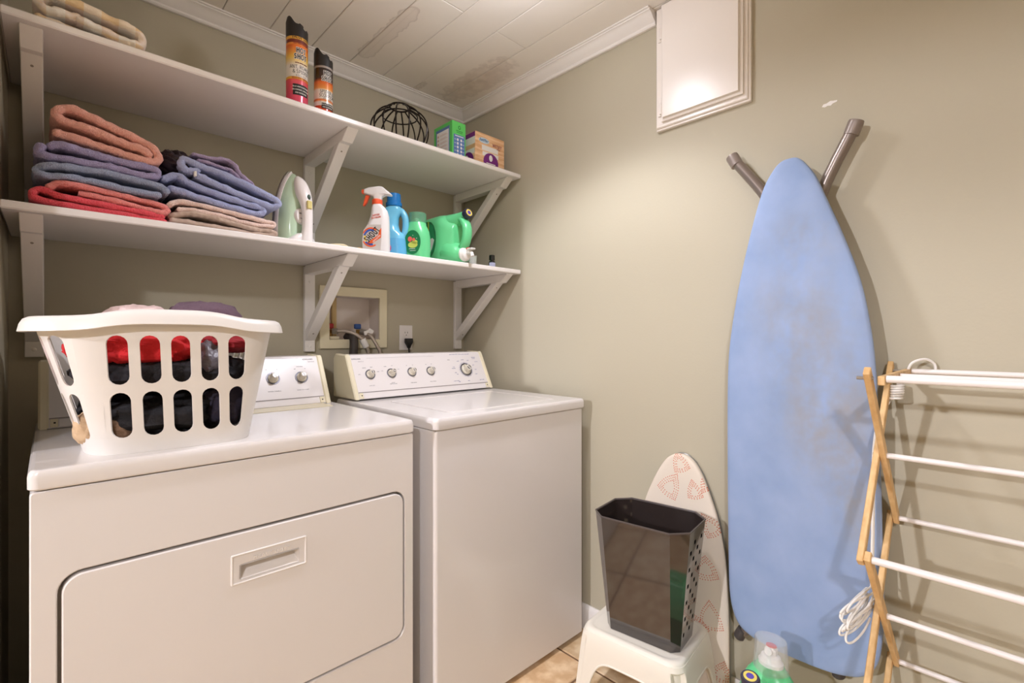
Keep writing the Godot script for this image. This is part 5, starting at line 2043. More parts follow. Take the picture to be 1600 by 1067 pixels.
func build_softener(at: Vector3) -> void:
	var t := thing("softener_bottle", "sky blue fabric softener bottle with handle on the lower shelf", "bottle", at)
	org[t] = Vector3.ZERO
	t.rotation.y = deg_to_rad(-44.0)
	var blue := mat("softener_blue", c8(112, 190, 222), 0.22)
	var g := G.new()
	var rings := []
	for q in [[0.0, 0.044, 0.032, 0.0], [0.004, 0.049, 0.036, 0.0], [0.03, 0.051, 0.038, 0.0], [0.070, 0.047, 0.037, 0.0], [0.092, 0.044, 0.036, -0.001], [0.106, 0.034, 0.034, -0.010], [0.130, 0.030, 0.033, -0.013], [0.158, 0.031, 0.032, -0.012], [0.176, 0.036, 0.030, -0.004], [0.190, 0.034, 0.028, -0.001], [0.198, 0.028, 0.026, 0.0], [0.202, 0.024, 0.024, 0.0]]:
		rings.append(ring_rr(q[0], q[1], q[2], q[2] * 0.9, q[3], 0.0))
	g.loft(rings)
	var path := smooth([V(0.030, 0.082, 0), V(0.042, 0.100, 0), V(0.0455, 0.130, 0), V(0.043, 0.160, 0), V(0.030, 0.182, 0), V(0.012, 0.190, 0)], 5)
	g.tube(path, 0.0125, 14)
	part(t, "bottle", g, blue, "", 60, true)
	g = G.new()
	rings = [ring_rr(0.006, 0.0502, 0.0372, 0.034), ring_rr(0.030, 0.0515, 0.0385, 0.0346), ring_rr(0.070, 0.0475, 0.0375, 0.0337), ring_rr(0.074, 0.0465, 0.0370, 0.0333)]
	g.loft(rings, true, false, false)
	part(t, "label_sleeve", g, mat("softener_label", c8(96, 172, 214), 0.25), "darker blue label sleeve", 60, true)
	g = G.new()
	g.lathe([Vector2(0.024, 0.200), Vector2(0.030, 0.201), Vector2(0.031, 0.205), Vector2(0.030, 0.215), Vector2(0.0265, 0.218), Vector2(0.0255, 0.247), Vector2(0.0240, 0.2495), Vector2(0.0005, 0.2495)], 32)
	part(t, "cap", g, mat("softener_cap", c8(24, 118, 190), 0.25), "deep blue cap", 38, true)
	g = G.new()
	g.xf = Transform3D(Basis(), V(-0.020, 0.036, 0.0384))
	g.prism(G.oval(0.019, 0.021, 26), 0.0, 0.0008)
	var dt := part(t, "pink_dot", g, mat("dot_pink", c8(222, 64, 124), 0.4), "pink round sticker", 30, true)
	g = G.new()
	for k in 4:
		g.xf = Transform3D(Basis(), V(-0.020, 0.046 - k * 0.006, 0.0392))
		g.box(Vector3.ZERO, V(0.024 - absf(k - 1.5) * 0.003, 0.0018, 0.0004), 0.0)
	part(dt, "printed_lines", g, mats["print_white"], "", 30, true)

func build_gain(at: Vector3) -> void:
	var t := thing("detergent_bottle", "small green detergent bottle with a clear green cap on the lower shelf", "bottle", at)
	org[t] = Vector3.ZERO
	t.rotation.y = deg_to_rad(-60.0)
	var g := G.new()
	var rings := []
	for q in [[0.0, 0.044, 0.034], [0.004, 0.049, 0.039], [0.04, 0.051, 0.041], [0.085, 0.050, 0.040], [0.110, 0.046, 0.038], [0.126, 0.038, 0.035], [0.134, 0.034, 0.034], [0.142, 0.033, 0.033], [0.146, 0.030, 0.030]]:
		rings.append(ring_rr(q[0], q[1], q[2], q[2] * 0.95, 0.0, 0.0, 8))
	g.loft(rings)
	g.lathe([Vector2(0.014, 0.145), Vector2(0.014, 0.156), Vector2(0.008, 0.162), Vector2(0.0005, 0.163)], 20)
	part(t, "bottle", g, mat("jug_green", c8(104, 208, 142), 0.28), "", 60, true)
	g = G.new()
	g.lathe([Vector2(0.0325, 0.141), Vector2(0.0335, 0.142), Vector2(0.0350, 0.178), Vector2(0.0335, 0.1805), Vector2(0.0005, 0.1815), Vector2(0.0005, 0.1798), Vector2(0.0325, 0.1785), Vector2(0.0325, 0.141)], 36)
	part(t, "cap", g, glass("cap_green_clear", Color(0.45, 0.72, 0.58, 0.32)), "clear green measuring cap", 38, true)
	var xf := Transform3D(Basis(), V(0, 0.062, 0.0405))
	face_part(t, "label", mat("label_green_dark", c8(12, 118, 66), 0.3), [G.oval(0.034, 0.046, 30)], xf, 0.0012, "dark green oval label")
	face_part(t, "label_print", mat("print_lime", c8(196, 206, 90), 0.4), [G.oval(0.020, 0.012, 20, Vector2(0.002, -0.010)), G.oval(0.012, 0.008, 16, Vector2(0.010, 0.0))], xf, 0.0016, "lime leaves")
	face_part(t, "label_print", mats["print_coral"], [G.oval(0.009, 0.010, 16, Vector2(-0.010, 0.012)), G.oval(0.006, 0.006, 14, Vector2(0.006, 0.010))], xf, 0.0019, "coral flower")
	face_part(t, "label_print", mats["print_white"], [rect(-0.014, -0.026, 0.012, -0.0245), rect(-0.010, -0.033, 0.014, -0.0318), G.oval(0.0015, 0.0015, 8, Vector2(0.018, 0.014)), G.oval(0.0015, 0.0015, 8, Vector2(0.002, 0.026))], xf, 0.0019)

# local: y towards the tap end, z from the tap side (-) to the vent side (+), x across
func jug(t: Node3D, lying: bool) -> void:
	var green := mats["jug_green"] as Material
	var g := G.new()
	var rings := []
	for q in [[0.0, 0.060, 0.088, 0.0], [0.004, 0.069, 0.097, 0.0], [0.018, 0.075, 0.1035, 0.0], [0.205, 0.075, 0.1035, 0.0], [0.230, 0.073, 0.1010, 0.0], [0.250, 0.067, 0.094, 0.0], [0.266, 0.052, 0.080, 0.0], [0.284, 0.040, 0.066, 0.0], [0.288, 0.030, 0.055, 0.0]]:
		rings.append(ring_rr(q[0], q[1], q[2], 0.050, 0.0, q[3], 8))
	g.loft(rings)
	# shoulder to the tap
	rings = []
	for q in [[0.200, 0.070, 0.058, -0.0450], [0.240, 0.069, 0.055, -0.0485], [0.270, 0.062, 0.047, -0.0565], [0.292, 0.052, 0.039, -0.0620], [0.306, 0.040, 0.034, -0.0665], [0.308, 0.034, 0.0315, -0.0680], [0.316, 0.031, 0.031, -0.0690], [0.317, 0.026, 0.026, -0.0690]]:
		rings.append(ring_rr(q[0], q[1], q[2], minf(q[1], q[2]) * 0.98, 0.0, q[3], 8))
	g.loft(rings)
	# vent neck
	rings = []
	for q in [[0.205, 0.060, 0.040, 0.0600], [0.245, 0.050, 0.036, 0.0660], [0.275, 0.035, 0.030, 0.0735], [0.300, 0.024, 0.023, 0.0815], [0.330, 0.0175, 0.0175, 0.0900]]:
		rings.append(ring_rr(q[0], q[1], q[2], minf(q[1], q[2]) * 0.98, 0.0, q[3], 8))
	g.loft(rings)
	# handle
	var hy := 0.0 if lying else -0.05
	var path := smooth([V(0, 0.270 + hy, 0.080), V(0, 0.312 + hy, 0.070), V(0, 0.334 + hy, 0.038), V(0, 0.334 + hy, -0.002), V(0, 0.314 + hy, -0.036), V(0, 0.272 + hy, -0.054)], 6)
	var hr := []
	for k in path.size():
		var d: Vector3 = (path[mini(k + 1, path.size() - 1)] - path[maxi(k - 1, 0)]).normalized()
		var n := V(1, 0, 0).cross(d)
		var ring := []
		for j in 16:
			var a := TAU * j / 16.0
			ring.append(path[k] + V(1, 0, 0) * cos(a) * 0.022 + n * sin(a) * 0.0165)
		hr.append(ring)
	g.loft(hr)
	part(t, "bottle", g, green, "", 60, true)
	# vent cap
	var dir := V(0, 0.96, 0.28).normalized()
	g = G.new()
	g.xf = along(V(0, 0.328, 0.0890), dir, V(1, 0, 0))
	g.lathe([Vector2(0.0170, 0.0), Vector2(0.0205, 0.001), Vector2(0.0210, 0.018), Vector2(0.0190, 0.0215), Vector2(0.0005, 0.0218)], 28)
	var vc := part(t, "vent_cap", g, mat("cap_navy", c8(44, 40, 66), 0.35), "dark navy vent cap", 38, true)
	g = G.new()
	g.xf = along(V(0, 0.328, 0.0890), dir, V(1, 0, 0))
	g.lathe([Vector2(0.0145, 0.0215), Vector2(0.0145, 0.0226), Vector2(0.0085, 0.0228), Vector2(0.0085, 0.0215)], 28)
	part(vc, "cap_ring", g, mat("ring_yellow", c8(226, 206, 96), 0.4), "yellow ring", 38, true)
	g = G.new()
	g.xf = along(V(0, 0.328, 0.0890), dir, V(1, 0, 0))
	g.lathe([Vector2(0.0084, 0.0215), Vector2(0.0080, 0.0232), Vector2(0.0005, 0.0234)], 20)
	part(vc, "cap_button", g, mat("cap_violet", c8(84, 60, 168), 0.4), "violet centre", 38, true)
	# white tap
	g = G.new()
	g.xf = Transform3D(Basis(), V(0, 0.314, -0.0690))
	g.lathe([Vector2(0.0265, 0.0), Vector2(0.0285, 0.002), Vector2(0.0285, 0.010), Vector2(0.024, 0.014), Vector2(0.022, 0.022), Vector2(0.017, 0.026), Vector2(0.0005, 0.027)], 32)
	var tap := part(t, "tap", g, mat("tap_white", c8(242, 238, 234), 0.3), "white tap", 38, true)
	g = G.new()
	if lying:
		g.box(V(0, 0.346, -0.062), V(0.018, 0.022, 0.020), 0.004)
		g.tube([V(0, 0.348, -0.066), V(0, 0.366, -0.070), V(0, 0.370, -0.082)], 0.0075, 12)
		g.box(V(0, 0.362, -0.0525), V(0.022, 0.030, 0.006), 0.002)
	else:
		g.box(V(0, 0.346, -0.072), V(0.026, 0.022, 0.032), 0.006)
		g.tube([V(0, 0.346, -0.060), V(0, 0.352, -0.046)], 0.008, 12)
	part(tap, "spout", g, mats["tap_white"], "", 45, true)
	g = G.new()
	if lying:
		g.box(V(0, 0.345, -0.0490), V(0.018, 0.016, 0.008), 0.003)
	else:
		g.xf = Transform3D(Basis(), V(0, 0.3572, -0.073))
		g.lathe([Vector2(0.0125, 0.0), Vector2(0.0120, 0.002), Vector2(0.0005, 0.0026)], 22)
	part(tap, "button", g, mat("tap_red", c8(214, 54, 58), 0.4), "red button", 38, true)
	# label on the flat side
	for s in [1.0, -1.0]:
		var xf := Transform3D(Basis(V(0, 0, -s), V(0, 1, 0), V(s, 0, 0)), V(0.0752 * s, 0, 0))
		if lying:
			xf = Transform3D(Basis(V(0, 1, 0), V(0, 0, 1), V(1, 0, 0)), V(0.0752, 0, 0)) if s > 0 else Transform3D(Basis(V(0, -1, 0), V(0, 0, 1), V(-1, 0, 0)), V(-0.0752, 0.24, 0))
		var w := 0.235 if lying else 0.0
		if lying:
			var lab := [Vector2(0.030, -0.078), Vector2(0.170, -0.078)]
			for k in 9:
				var a := -PI / 2 + PI * k / 8.0
				lab.append(Vector2(0.175 + cos(a) * 0.052, sin(a) * 0.076))
			lab.append(Vector2(0.030, 0.078))
			face_part(t, "label", mats["label_green_dark"], [lab], xf, 0.0008, "dark green label")
			face_part(t, "label_print", mat("print_emerald", c8(22, 148, 92), 0.35), [[Vector2(0.178, -0.060), Vector2(0.206, -0.050), Vector2(0.220, 0.0), Vector2(0.206, 0.055), Vector2(0.178, 0.068)]], xf, 0.0012)
			face_part(t, "label_stripe", mat("print_lime2", c8(206, 220, 70), 0.4), [rect(0.171, -0.075, 0.177, 0.075)], xf, 0.0013, "lime stripe")
			face_part(t, "label_print", mats["print_white"], [[Vector2(0.178, -0.066), Vector2(0.200, -0.040), Vector2(0.216, -0.006), Vector2(0.204, 0.004), Vector2(0.178, 0.000)], rect(0.118, 0.018, 0.146, 0.050)], xf, 0.0015)
			var bars := []
			for k in 7:
				bars.append(rect(0.121 + k * 0.0034, 0.021, 0.1225 + k * 0.0034, 0.047))
			face_part(t, "printed_bars", mats["print_black"], bars, xf, 0.0018)
		else:
			face_part(t, "label", mats["label_green_dark"], [G.rrect(0.15, 0.17, 0.03, 6, Vector2(0, 0.115))], xf, 0.0008, "dark green label")

# ---------------------------------------------------------------- ironing boards
# pillow-like board from half widths along y; x is across the wall, zc the middle; returns the cover with uv
func board_mesh(prof: Array, zc: float, xf0: float, xb: float, lean: float, n := 14) -> G:
	# prof: [y, zl, zr] from the bottom up
	var pts := []
	for q in prof:
		pts.append(V(q[0], q[1], q[2]))
	var s := smooth(pts, 5)
	var g := G.new()
	var rings := []
	var uvs := []
	var y0: float = s[0].x
	var y1: float = s[-1].x
	for q in s:
		var ring := []
		var us := []
		var w: float = q.z - q.y
		var mid: float = (q.z + q.y) / 2
		var sh: float = lean * (q.x - y0)
		var th := minf(1.0, w / 0.05)
		for k in n * 2:
			var a := PI + PI * 2.0 * k / (n * 2)
			var c := cos(a)
			var d := sin(a)
			var e := signf(c) * pow(absf(c), 0.55) if absf(c) > 1e-6 else 0.0
			var f := signf(d) * pow(absf(d), 0.55) if absf(d) > 1e-6 else 0.0
			var z := mid + e * w / 2
			var x := (xf0 + xb) / 2 - f * (xb - xf0) / 2 * -1.0 * th + sh
			ring.append(V(x, q.x, z))
			us.append(Vector2((z - zc) / 0.4 + 0.5, 1.0 - (q.x - y0) / (y1 - y0)))
		rings.append(ring)
		uvs.append(us)
	g.loft(rings, true, true, true, false, uvs)
	return g

func build_boards() -> void:
	# big blue board hung on the wall
	var t := thing("ironing_board", "tall ironing board with a worn blue cover hung flat against the sage wall", "ironing board", V(-0.06, 0.29, 1.545))
	var prof := [[0.292, 1.475, 1.615], [0.296, 1.435, 1.650], [0.312, 1.400, 1.690], [0.345, 1.380, 1.715], [0.40, 1.369, 1.727], [0.50, 1.3655, 1.7315], [0.65, 1.3635, 1.7285], [0.80, 1.3625, 1.7255], [0.954, 1.3625, 1.7205], [1.076, 1.3655, 1.7150], [1.168, 1.375, 1.7055], [1.277, 1.393, 1.6865], [1.392, 1.4175, 1.6520], [1.495, 1.4435, 1.6145], [1.560, 1.465, 1.590], [1.600, 1.489, 1.566], [1.617, 1.508, 1.550], [1.622, 1.522, 1.538]]
	var g := board_mesh(prof, 1.545, -0.104, -0.072, 0.0)
	var w := 256
	var h := 768
	var im := Image.create(w, h, false, Image.FORMAT_RGB8)
	var n := noise(0.012, 91, 4)
	var n2 := noise(0.05, 92, 2)
	for y in h:
		for x in w:
			var u := (x + 0.5) / w
			var f := 1.0 - (y + 0.5) / h      # 0 bottom, 1 nose
			var col := c8(152, 171, 206).lerp(c8(142, 163, 199), 0.5 + n.get_noise_2d(x, y))
			# brown scorch marks where the iron is worked most
			var a := 0.0
			a += 0.55 * exp(-pow((u - 0.62) / 0.22, 2.0) - pow((f - 0.55) / 0.17, 2.0))
			a += 0.50 * exp(-pow((u - 0.66) / 0.13, 2.0) - pow((f - 0.46) / 0.06, 2.0))
			a += 0.45 * exp(-pow((u - 0.52) / 0.20, 2.0) - pow((f - 0.84) / 0.05, 2.0))
			a += 0.35 * exp(-pow((u - 0.45) / 0.25, 2.0) - pow((f - 0.68) / 0.10, 2.0))
			a += 0.35 * exp(-pow((u - 0.80) / 0.12, 2.0) - pow((f - 0.36) / 0.10, 2.0))
			a += 0.55 * exp(-pow((u - 0.84) / 0.10, 2.0) - pow((f - 0.42) / 0.16, 2.0))
			a *= clampf(0.75 + n.get_noise_2d(x * 1.5 + 300, y * 0.5) * 0.9 + n2.get_noise_2d(x, y) * 0.3, 0.0, 1.5)
			col = col.lerp(c8(156, 152, 150), clampf(a * 0.8, 0.0, 0.7))
			im.set_pixel(x, y, col)
	var m := mat("board_blue", Color(1, 1, 1), 0.85, 0.0, 0.25)
	m.albedo_texture = ImageTexture.create_from_image(im)
	m.rim_enabled = true
	m.rim = 0.2
	part(t, "cover", g, m, "worn sky blue cover with brown scorch marks", 60)
	# metal board edge behind the cover
	g = G.new()
	var poly := []
	for q in prof:
		poly.append(Vector2(q[2] - 0.004, q[0] + 0.003))
	for k in range(prof.size() - 1, -1, -1):
		poly.append(Vector2(prof[k][1] + 0.004, prof[k][0] + 0.003))
	g.xf = Transform3D(Basis(V(0, 0, 1), V(0, 1, 0), V(-1, 0, 0)), Vector3.ZERO)
	g.prism(poly, 0.064, 0.074, 0.002)
	part(t, "metal_top", g, mat("board_steel", c8(150, 148, 142), 0.4, 0.6))
	# splayed feet of the folded legs
	var grey := mat("leg_grey", c8(142, 130, 122), 0.3, 0.55)
	for k in 2:
		g = G.new()
		var path: Array = [[V(-0.040, 1.686, 1.356), V(-0.040, 1.36, 1.526), V(-0.040, 0.70, 1.540)], [V(-0.042, 1.692, 1.667), V(-0.042, 1.36, 1.548), V(-0.042, 0.70, 1.552)]][k]
		g.tube(smooth(path, 8), 0.0150, 16)
		var lg := part(t, "leg", g, grey)
		g = G.new()
		var d: Vector3 = (path[0] - path[1]).normalized()
		g.xf = along(path[0] - d * 0.034, d, V(1, 0, 0))
		g.lathe([Vector2(0.0152, 0.0), Vector2(0.0178, 0.001), Vector2(0.0182, 0.030), Vector2(0.0172, 0.036), Vector2(0.012, 0.0375), Vector2(0.0005, 0.0375)], 20)
		part(lg, "foot_cap", g, mat("foot_grey", c8(146, 134, 126), 0.35, 0.3), "grey foot cap")
	for k in 2:
		g = G.new()
		var path: Array = [[V(-0.046, 0.252, 1.378), V(-0.046, 0.45, 1.470), V(-0.046, 1.2, 1.525)], [V(-0.046, 0.262, 1.630), V(-0.046, 0.45, 1.60), V(-0.046, 1.2, 1.565)]][k]
		g.tube(smooth(path, 8), 0.0125, 14)
		var lg := part(t, "leg", g, grey)
		g = G.new()
		var d: Vector3 = (path[0] - path[1]).normalized()
		g.xf = along(path[0] - d * 0.030, d, V(1, 0, 0))
		g.lathe([Vector2(0.0127, 0.0), Vector2(0.0150, 0.001), Vector2(0.0152, 0.030), Vector2(0.0120, 0.034), Vector2(0.0005, 0.034)], 18)
		part(lg, "foot_cap", g, mat("foot_dark", c8(76, 70, 68), 0.5), "dark foot cap")
	g = G.new()
	g.box(V(-0.012, 1.16, 1.545), V(0.022, 0.05, 0.10), 0.003)
	g.box(V(-0.032, 1.145, 1.545), V(0.064, 0.012, 0.06), 0.002)
	g.box(V(-0.0605, 1.157, 1.545), V(0.006, 0.03, 0.06), 0.002)
	part(t, "hanger", g, grey)
	# small table board behind the bin
	t = thing("table_ironing_board", "small white ironing board with coral dotted leaf print leaning behind the bin", "ironing board", V(-0.035, 0, 1.188))
	var p2 := [[0.001, 1.028, 1.342], [0.004, 1.022, 1.346], [0.10, 1.022, 1.345], [0.30, 1.025, 1.342], [0.45, 1.032, 1.332], [0.566, 1.050, 1.309], [0.644, 1.080, 1.281], [0.700, 1.109, 1.256], [0.735, 1.134, 1.232], [0.752, 1.157, 1.209], [0.757, 1.172, 1.194]]
	g = board_mesh(p2, 1.188, -0.048, -0.022, 0.020)
	im = Image.create(512, 1024, false, Image.FORMAT_RGB8)
	im.fill(c8(232, 219, 202))
	var rng := RandomNumberGenerator.new()
	rng.seed = 14
	# leaf motifs of dotted outlines: [u, f, size, turn, rings]
	for q in [[0.50, 0.955, 0.10, 0.4, 4], [0.40, 0.845, 0.13, -0.5, 5], [0.62, 0.850, 0.09, 0.25, 4], [0.76, 0.72, 0.11, 0.7, 4], [0.72, 0.545, 0.13, 2.2, 4], [0.76, 0.345, 0.13, 0.1, 2], [0.66, 0.30, 0.11, 2.6, 4], [0.84, 0.14, 0.10, -0.2, 3], [0.22, 0.62, 0.12, 1.0, 4], [0.36, 0.45, 0.12, -0.8, 4], [0.25, 0.25, 0.12, 0.3, 4], [0.48, 0.13, 0.12, 2.0, 4], [0.72, 0.90, 0.08, 2.7, 3], [0.55, 0.66, 0.12, 1.7, 4]]:
		for r in mini(q[4], 3):
			var sz: float = q[2] * (1.0 - r * 0.21)
			var corner := []
			for k in 3:
				var a: float = q[3] + TAU * k / 3.0 + PI / 2
				corner.append(Vector2(cos(a), sin(a)) * sz * [1.15, 0.8, 0.8][k])
			for k in 3:
				var a: Vector2 = corner[k]
				var b: Vector2 = corner[(k + 1) % 3]
				var cnt := maxi(int(a.distance_to(b) / 0.0165), 2)
				for j in cnt:
					var p := a.lerp(b, float(j) / cnt)
					p += p.normalized() * sz * 0.16 * sin(PI * j / cnt)
					var px: float = q[0] * 512.0 + p.x * 512.0
					var py: float = (1.0 - q[1]) * 1024.0 - p.y * 512.0 * 1.04
					im.fill_rect(Rect2i(int(px) - 2, int(py) - 2, 4, 4), c8(210, 112, 84) if r % 2 == 0 else c8(216, 142, 114))
	m = mat("board_print", Color(1, 1, 1), 0.85, 0.0, 0.25)
	m.albedo_texture = ImageTexture.create_from_image(im)
	part(t, "cover", g, m, "white cover with coral dotted print", 60)
	g = G.new()
	poly = []
	for q in p2:
		poly.append(Vector2(q[2] - 0.003, q[0] + 0.001))
	for k in range(p2.size() - 1, -1, -1):
		poly.append(Vector2(p2[k][1] + 0.003, p2[k][0] + 0.001))
	g.xf = Transform3D(Basis(V(0, 0, 1), V(0.020, 1, 0).normalized(), V(-1, 0.020, 0).normalized()), V(0, 0, 0))
	g.prism(poly, 0.016, 0.023, 0.002)
	part(t, "metal_top", g, mats["board_steel"])

# ---------------------------------------------------------------- stool, bin, floor jug
func build_stool_and_bin() -> void:
	var H := 0.250
	var at := V(-0.194, 0, 1.155)
	var t := thing("step_stool", "white plastic step stool under the dark wastebasket", "stool", at)
	t.rotation.y = deg_to_rad(6.5)
	org[t] = Vector3.ZERO
	var white := mat("stool_white", c8(238, 232, 218), 0.33)
	var g := G.new()
	# skirt and legs as one shell: columns run from the top edge down to the arch or the foot
	var outer := []
	var inner := []
	var sides := 4
	for side in sides:
		for k in 40:
			var a := -1.0 + 2.0 * k / 40.0
			outer.append(stool_col(side, a, 0.0, H))
			inner.append(stool_col(side, a, 0.0035, H))
		for k in 24:
			outer.append(stool_corner(side, k / 24.0, 0.0, H))
			inner.append(stool_corner(side, k / 24.0, 0.0035, H))
	g.shell(outer, inner)
	part(t, "legs", g, white, "", 40, true)
	g = G.new()
	for side in sides:
		var lip := []
		for k in range(1, 48):
			var a := -0.90 + 1.8 * k / 48.0
			var c := stool_col(side, a, 0.0015, H)
			if absf(a) < (0.90 if side % 2 == 1 else 0.88):
				lip.append(c[-1])
		g.tube(lip, 0.0036, 8)
	part(t, "arch_lip", g, white, "", 60, true)
	# rolled edge along the arches is part of the moulding; the seat with its sunk panel
	g = G.new()
	var rings := []
	for q in [[0.1285, 0.1555, -0.012, 0.040], [0.1270, 0.1540, -0.005, 0.040], [0.1230, 0.1500, -0.0005, 0.039], [0.1160, 0.1430, 0.0015, 0.036], [0.1080, 0.1350, 0.0005, 0.033], [0.1050, 0.1320, -0.0015, 0.031], [0.060, 0.090, -0.0018, 0.020]]:
		rings.append(ring_rr(H + q[2], q[0], q[1], q[3], 0.0, 0.0, 8))
	g.loft(rings, true, false, true)
	part(t, "seat", g, white, "", 50, true)
	# bin
	var b := thing("wastebasket", "dark smoky plastic eight sided wastebasket standing on the white stool", "wastebasket", V(-0.203, H - 0.0012, 1.172))
	b.rotation.y = deg_to_rad(7.5)
	org[b] = Vector3.ZERO
	g = G.new()
	var oct := func(hx: float, hz: float, c: float, y: float) -> Array:
		return [V(hx - c, y, hz), V(hx, y, hz - c), V(hx, y, -hz + c), V(hx - c, y, -hz), V(-hx + c, y, -hz), V(-hx, y, -hz + c), V(-hx, y, hz - c), V(-hx + c, y, hz)]
	var bh := 0.352
	var ho := [0.070, 0.113, 0.020]
	var hi := [0.109, 0.147, 0.042]
	var at_h := func(f: float, inn: float) -> Array:
		return oct.call(lerpf(ho[0], hi[0], f) - inn, lerpf(ho[1], hi[1], f) - inn, lerpf(ho[2], hi[2], f) - inn * 0.4, f * bh)
	var outr: Array = at_h.call(0.0, 0.004)
	# all faces except the two short ends, which carry holes
	for pass_in in [0.0, 0.0026]:
		for k in 8:
			if k == 7 or k == 3:
				continue
			var kk: int = (k + 1) % 8
			var lo: Array = at_h.call(0.004, pass_in)
			var hi2: Array = at_h.call(1.0, pass_in)
			var i0 := g.ix.size()
			var a := g.p(lo[k]); var b2 := g.p(lo[kk]); var c2 := g.p(hi2[kk]); var d2 := g.p(hi2[k])
			if pass_in == 0.0:
				g.quad(a, b2, c2, d2)
			else:
				g.quad(a, d2, c2, b2)
	# short ends: grid with staggered square holes
	for k in [7, 3]:
		var kk: int = (k + 1) % 8
		for pass_in in [0.0, 0.0026]:
			var lo: Array = at_h.call(0.004, pass_in)
			var up: Array = at_h.call(1.0, pass_in)
			var nx := 9
			var ny := 29
			for i in nx:
				for j in ny:
					var hole: bool = k == 7 and j >= 3 and j <= 25 and i >= 1 and i <= 7 and i % 2 == 1 and (j + (1 if i % 4 == 1 else 0) * 2) % 4 == 1
					if hole:
						continue
					var pt := func(u: float, f: float) -> Vector3:
						var l: Vector3 = lo[k].lerp(lo[kk], u)
						return l.lerp(up[k].lerp(up[kk], u), f)
					var a := g.p(pt.call(float(i) / nx, float(j) / ny)); var b2 := g.p(pt.call(float(i + 1) / nx, float(j) / ny)); var c2 := g.p(pt.call(float(i + 1) / nx, float(j + 1) / ny)); var d2 := g.p(pt.call(float(i) / nx, float(j + 1) / ny))
					if pass_in == 0.0:
						g.quad(a, b2, c2, d2)
					else:
						g.quad(a, d2, c2, b2)
	var base_r: Array = at_h.call(0.0, 0.0015)
	var lo0: Array = at_h.call(0.004, 0.0)
	g.loft([base_r, lo0])
	var smoky := mat("bin_smoke", c8(50, 42, 39), 0.09, 0.0, 0.75)
	smoky.clearcoat_enabled = true
	smoky.clearcoat = 0.55
	smoky.clearcoat_roughness = 0.05
	part(b, "bin", g, smoky, "", 20, true)
	g = G.new()
	var r0: Array = at_h.call(0.992, -0.0012)
	var r1: Array = at_h.call(1.004, -0.0012)
	var r2: Array = at_h.call(1.006, 0.001)
	var r3: Array = at_h.call(1.0, 0.0034)
	var r4: Array = at_h.call(0.992, 0.0034)
	g.loft([r0, r1, r2, r3, r4], true, false, false, true)
	part(b, "rim", g, mat("bin_rim", c8(84, 76, 74), 0.2), "", 20, true)
	# second jug, upright on the floor by the wall
	t = thing("detergent_jug", "large green detergent jug standing on the floor below the blue ironing board", "jug", V(-0.308, 0, 1.53), "green detergent jugs")
	org[t] = Vector3.ZERO
	t.transform = Transform3D(Basis.from_euler(V(0, deg_to_rad(-90.0), 0)) * Basis.from_scale(V(1.0, 1.06, 0.82)), V(-0.298, 0, 1.53))
	jug(t, false)
	g = G.new()
	g.lathe([Vector2(0.0405, 0.296), Vector2(0.0415, 0.297), Vector2(0.0365, 0.373), Vector2(0.0350, 0.3755), Vector2(0.0005, 0.3765), Vector2(0.0005, 0.3748), Vector2(0.0345, 0.3738), Vector2(0.0395, 0.297)], 40)
	g.xf = Transform3D()
	for k in g.v.size():
		g.v[k] += V(0, 0, -0.069)
	part(t, "measuring_cap", g, glass("cap_clear", Color(0.93, 0.95, 0.95, 0.14)), "clear measuring cap over the tap", 38, true)

func stool_half(f: float) -> Vector2:
	# f 0 at the top, 1 at the floor
	var e := 0.006 * (1.0 - exp(-f * 14.0))
	return Vector2(0.1295 + e + 0.010 * f, 0.1560 + e + 0.028 * f)

func stool_pt(side: int, a: float, f: float, inn: float, H: float) -> Vector3:
	var hf := stool_half(f)
	var r := 0.040
	var along_l := (hf.x if side % 2 == 0 else hf.y) - r
	var out := (hf.y if side % 2 == 0 else hf.x) - inn
	# the corner posts are fluted: the wall dips a little just beside each corner
	var flute := 0.0
	var q := Vector2(a * along_l, out - flute).rotated(-PI / 2.0 * side)
	return V(q.x, (H - 0.009) * (1.0 - f), q.y)

func stool_col(side: int, a: float, inn: float, H: float) -> Array:
	# arch: the skirt ends at a height that drops to the floor near the corners
	var half := 0.90 if side % 2 == 1 else 0.88
	var stop := 1.0
	if absf(a) < half:
		var s := absf(a) / half
		stop = 1.0 - 0.72 * pow(1.0 - pow(s, 5.0), 0.42)
		stop = maxf(stop, 0.28)
	var col := []
	for k in 21:
		col.append(stool_pt(side, a, stop * k / 20.0, inn, H))
	return col

func stool_corner(side: int, t: float, inn: float, H: float) -> Array:
	var col := []
	for k in 21:
		var f := k / 20.0
		var hf := stool_half(f)
		var r := 0.040
		var hw := hf.x if side % 2 == 0 else hf.y
		var hl := hf.y if side % 2 == 0 else hf.x
		# hollow flute in the middle of the post, deeper away from the seat
		var dip := 0.015 * smoothstep(0.14, 0.24, t) * (1.0 - smoothstep(0.76, 0.86, t)) * smoothstep(0.05, 0.11, f)
		var ang := PI / 2.0 * (1.0 - t)
		var q := Vector2(hw - r + cos(ang) * (r - inn - dip), hl - r + sin(ang) * (r - inn - dip)).rotated(-PI / 2.0 * side)
		col.append(V(q.x, (H - 0.009) * (1.0 - f), q.y))
	return col

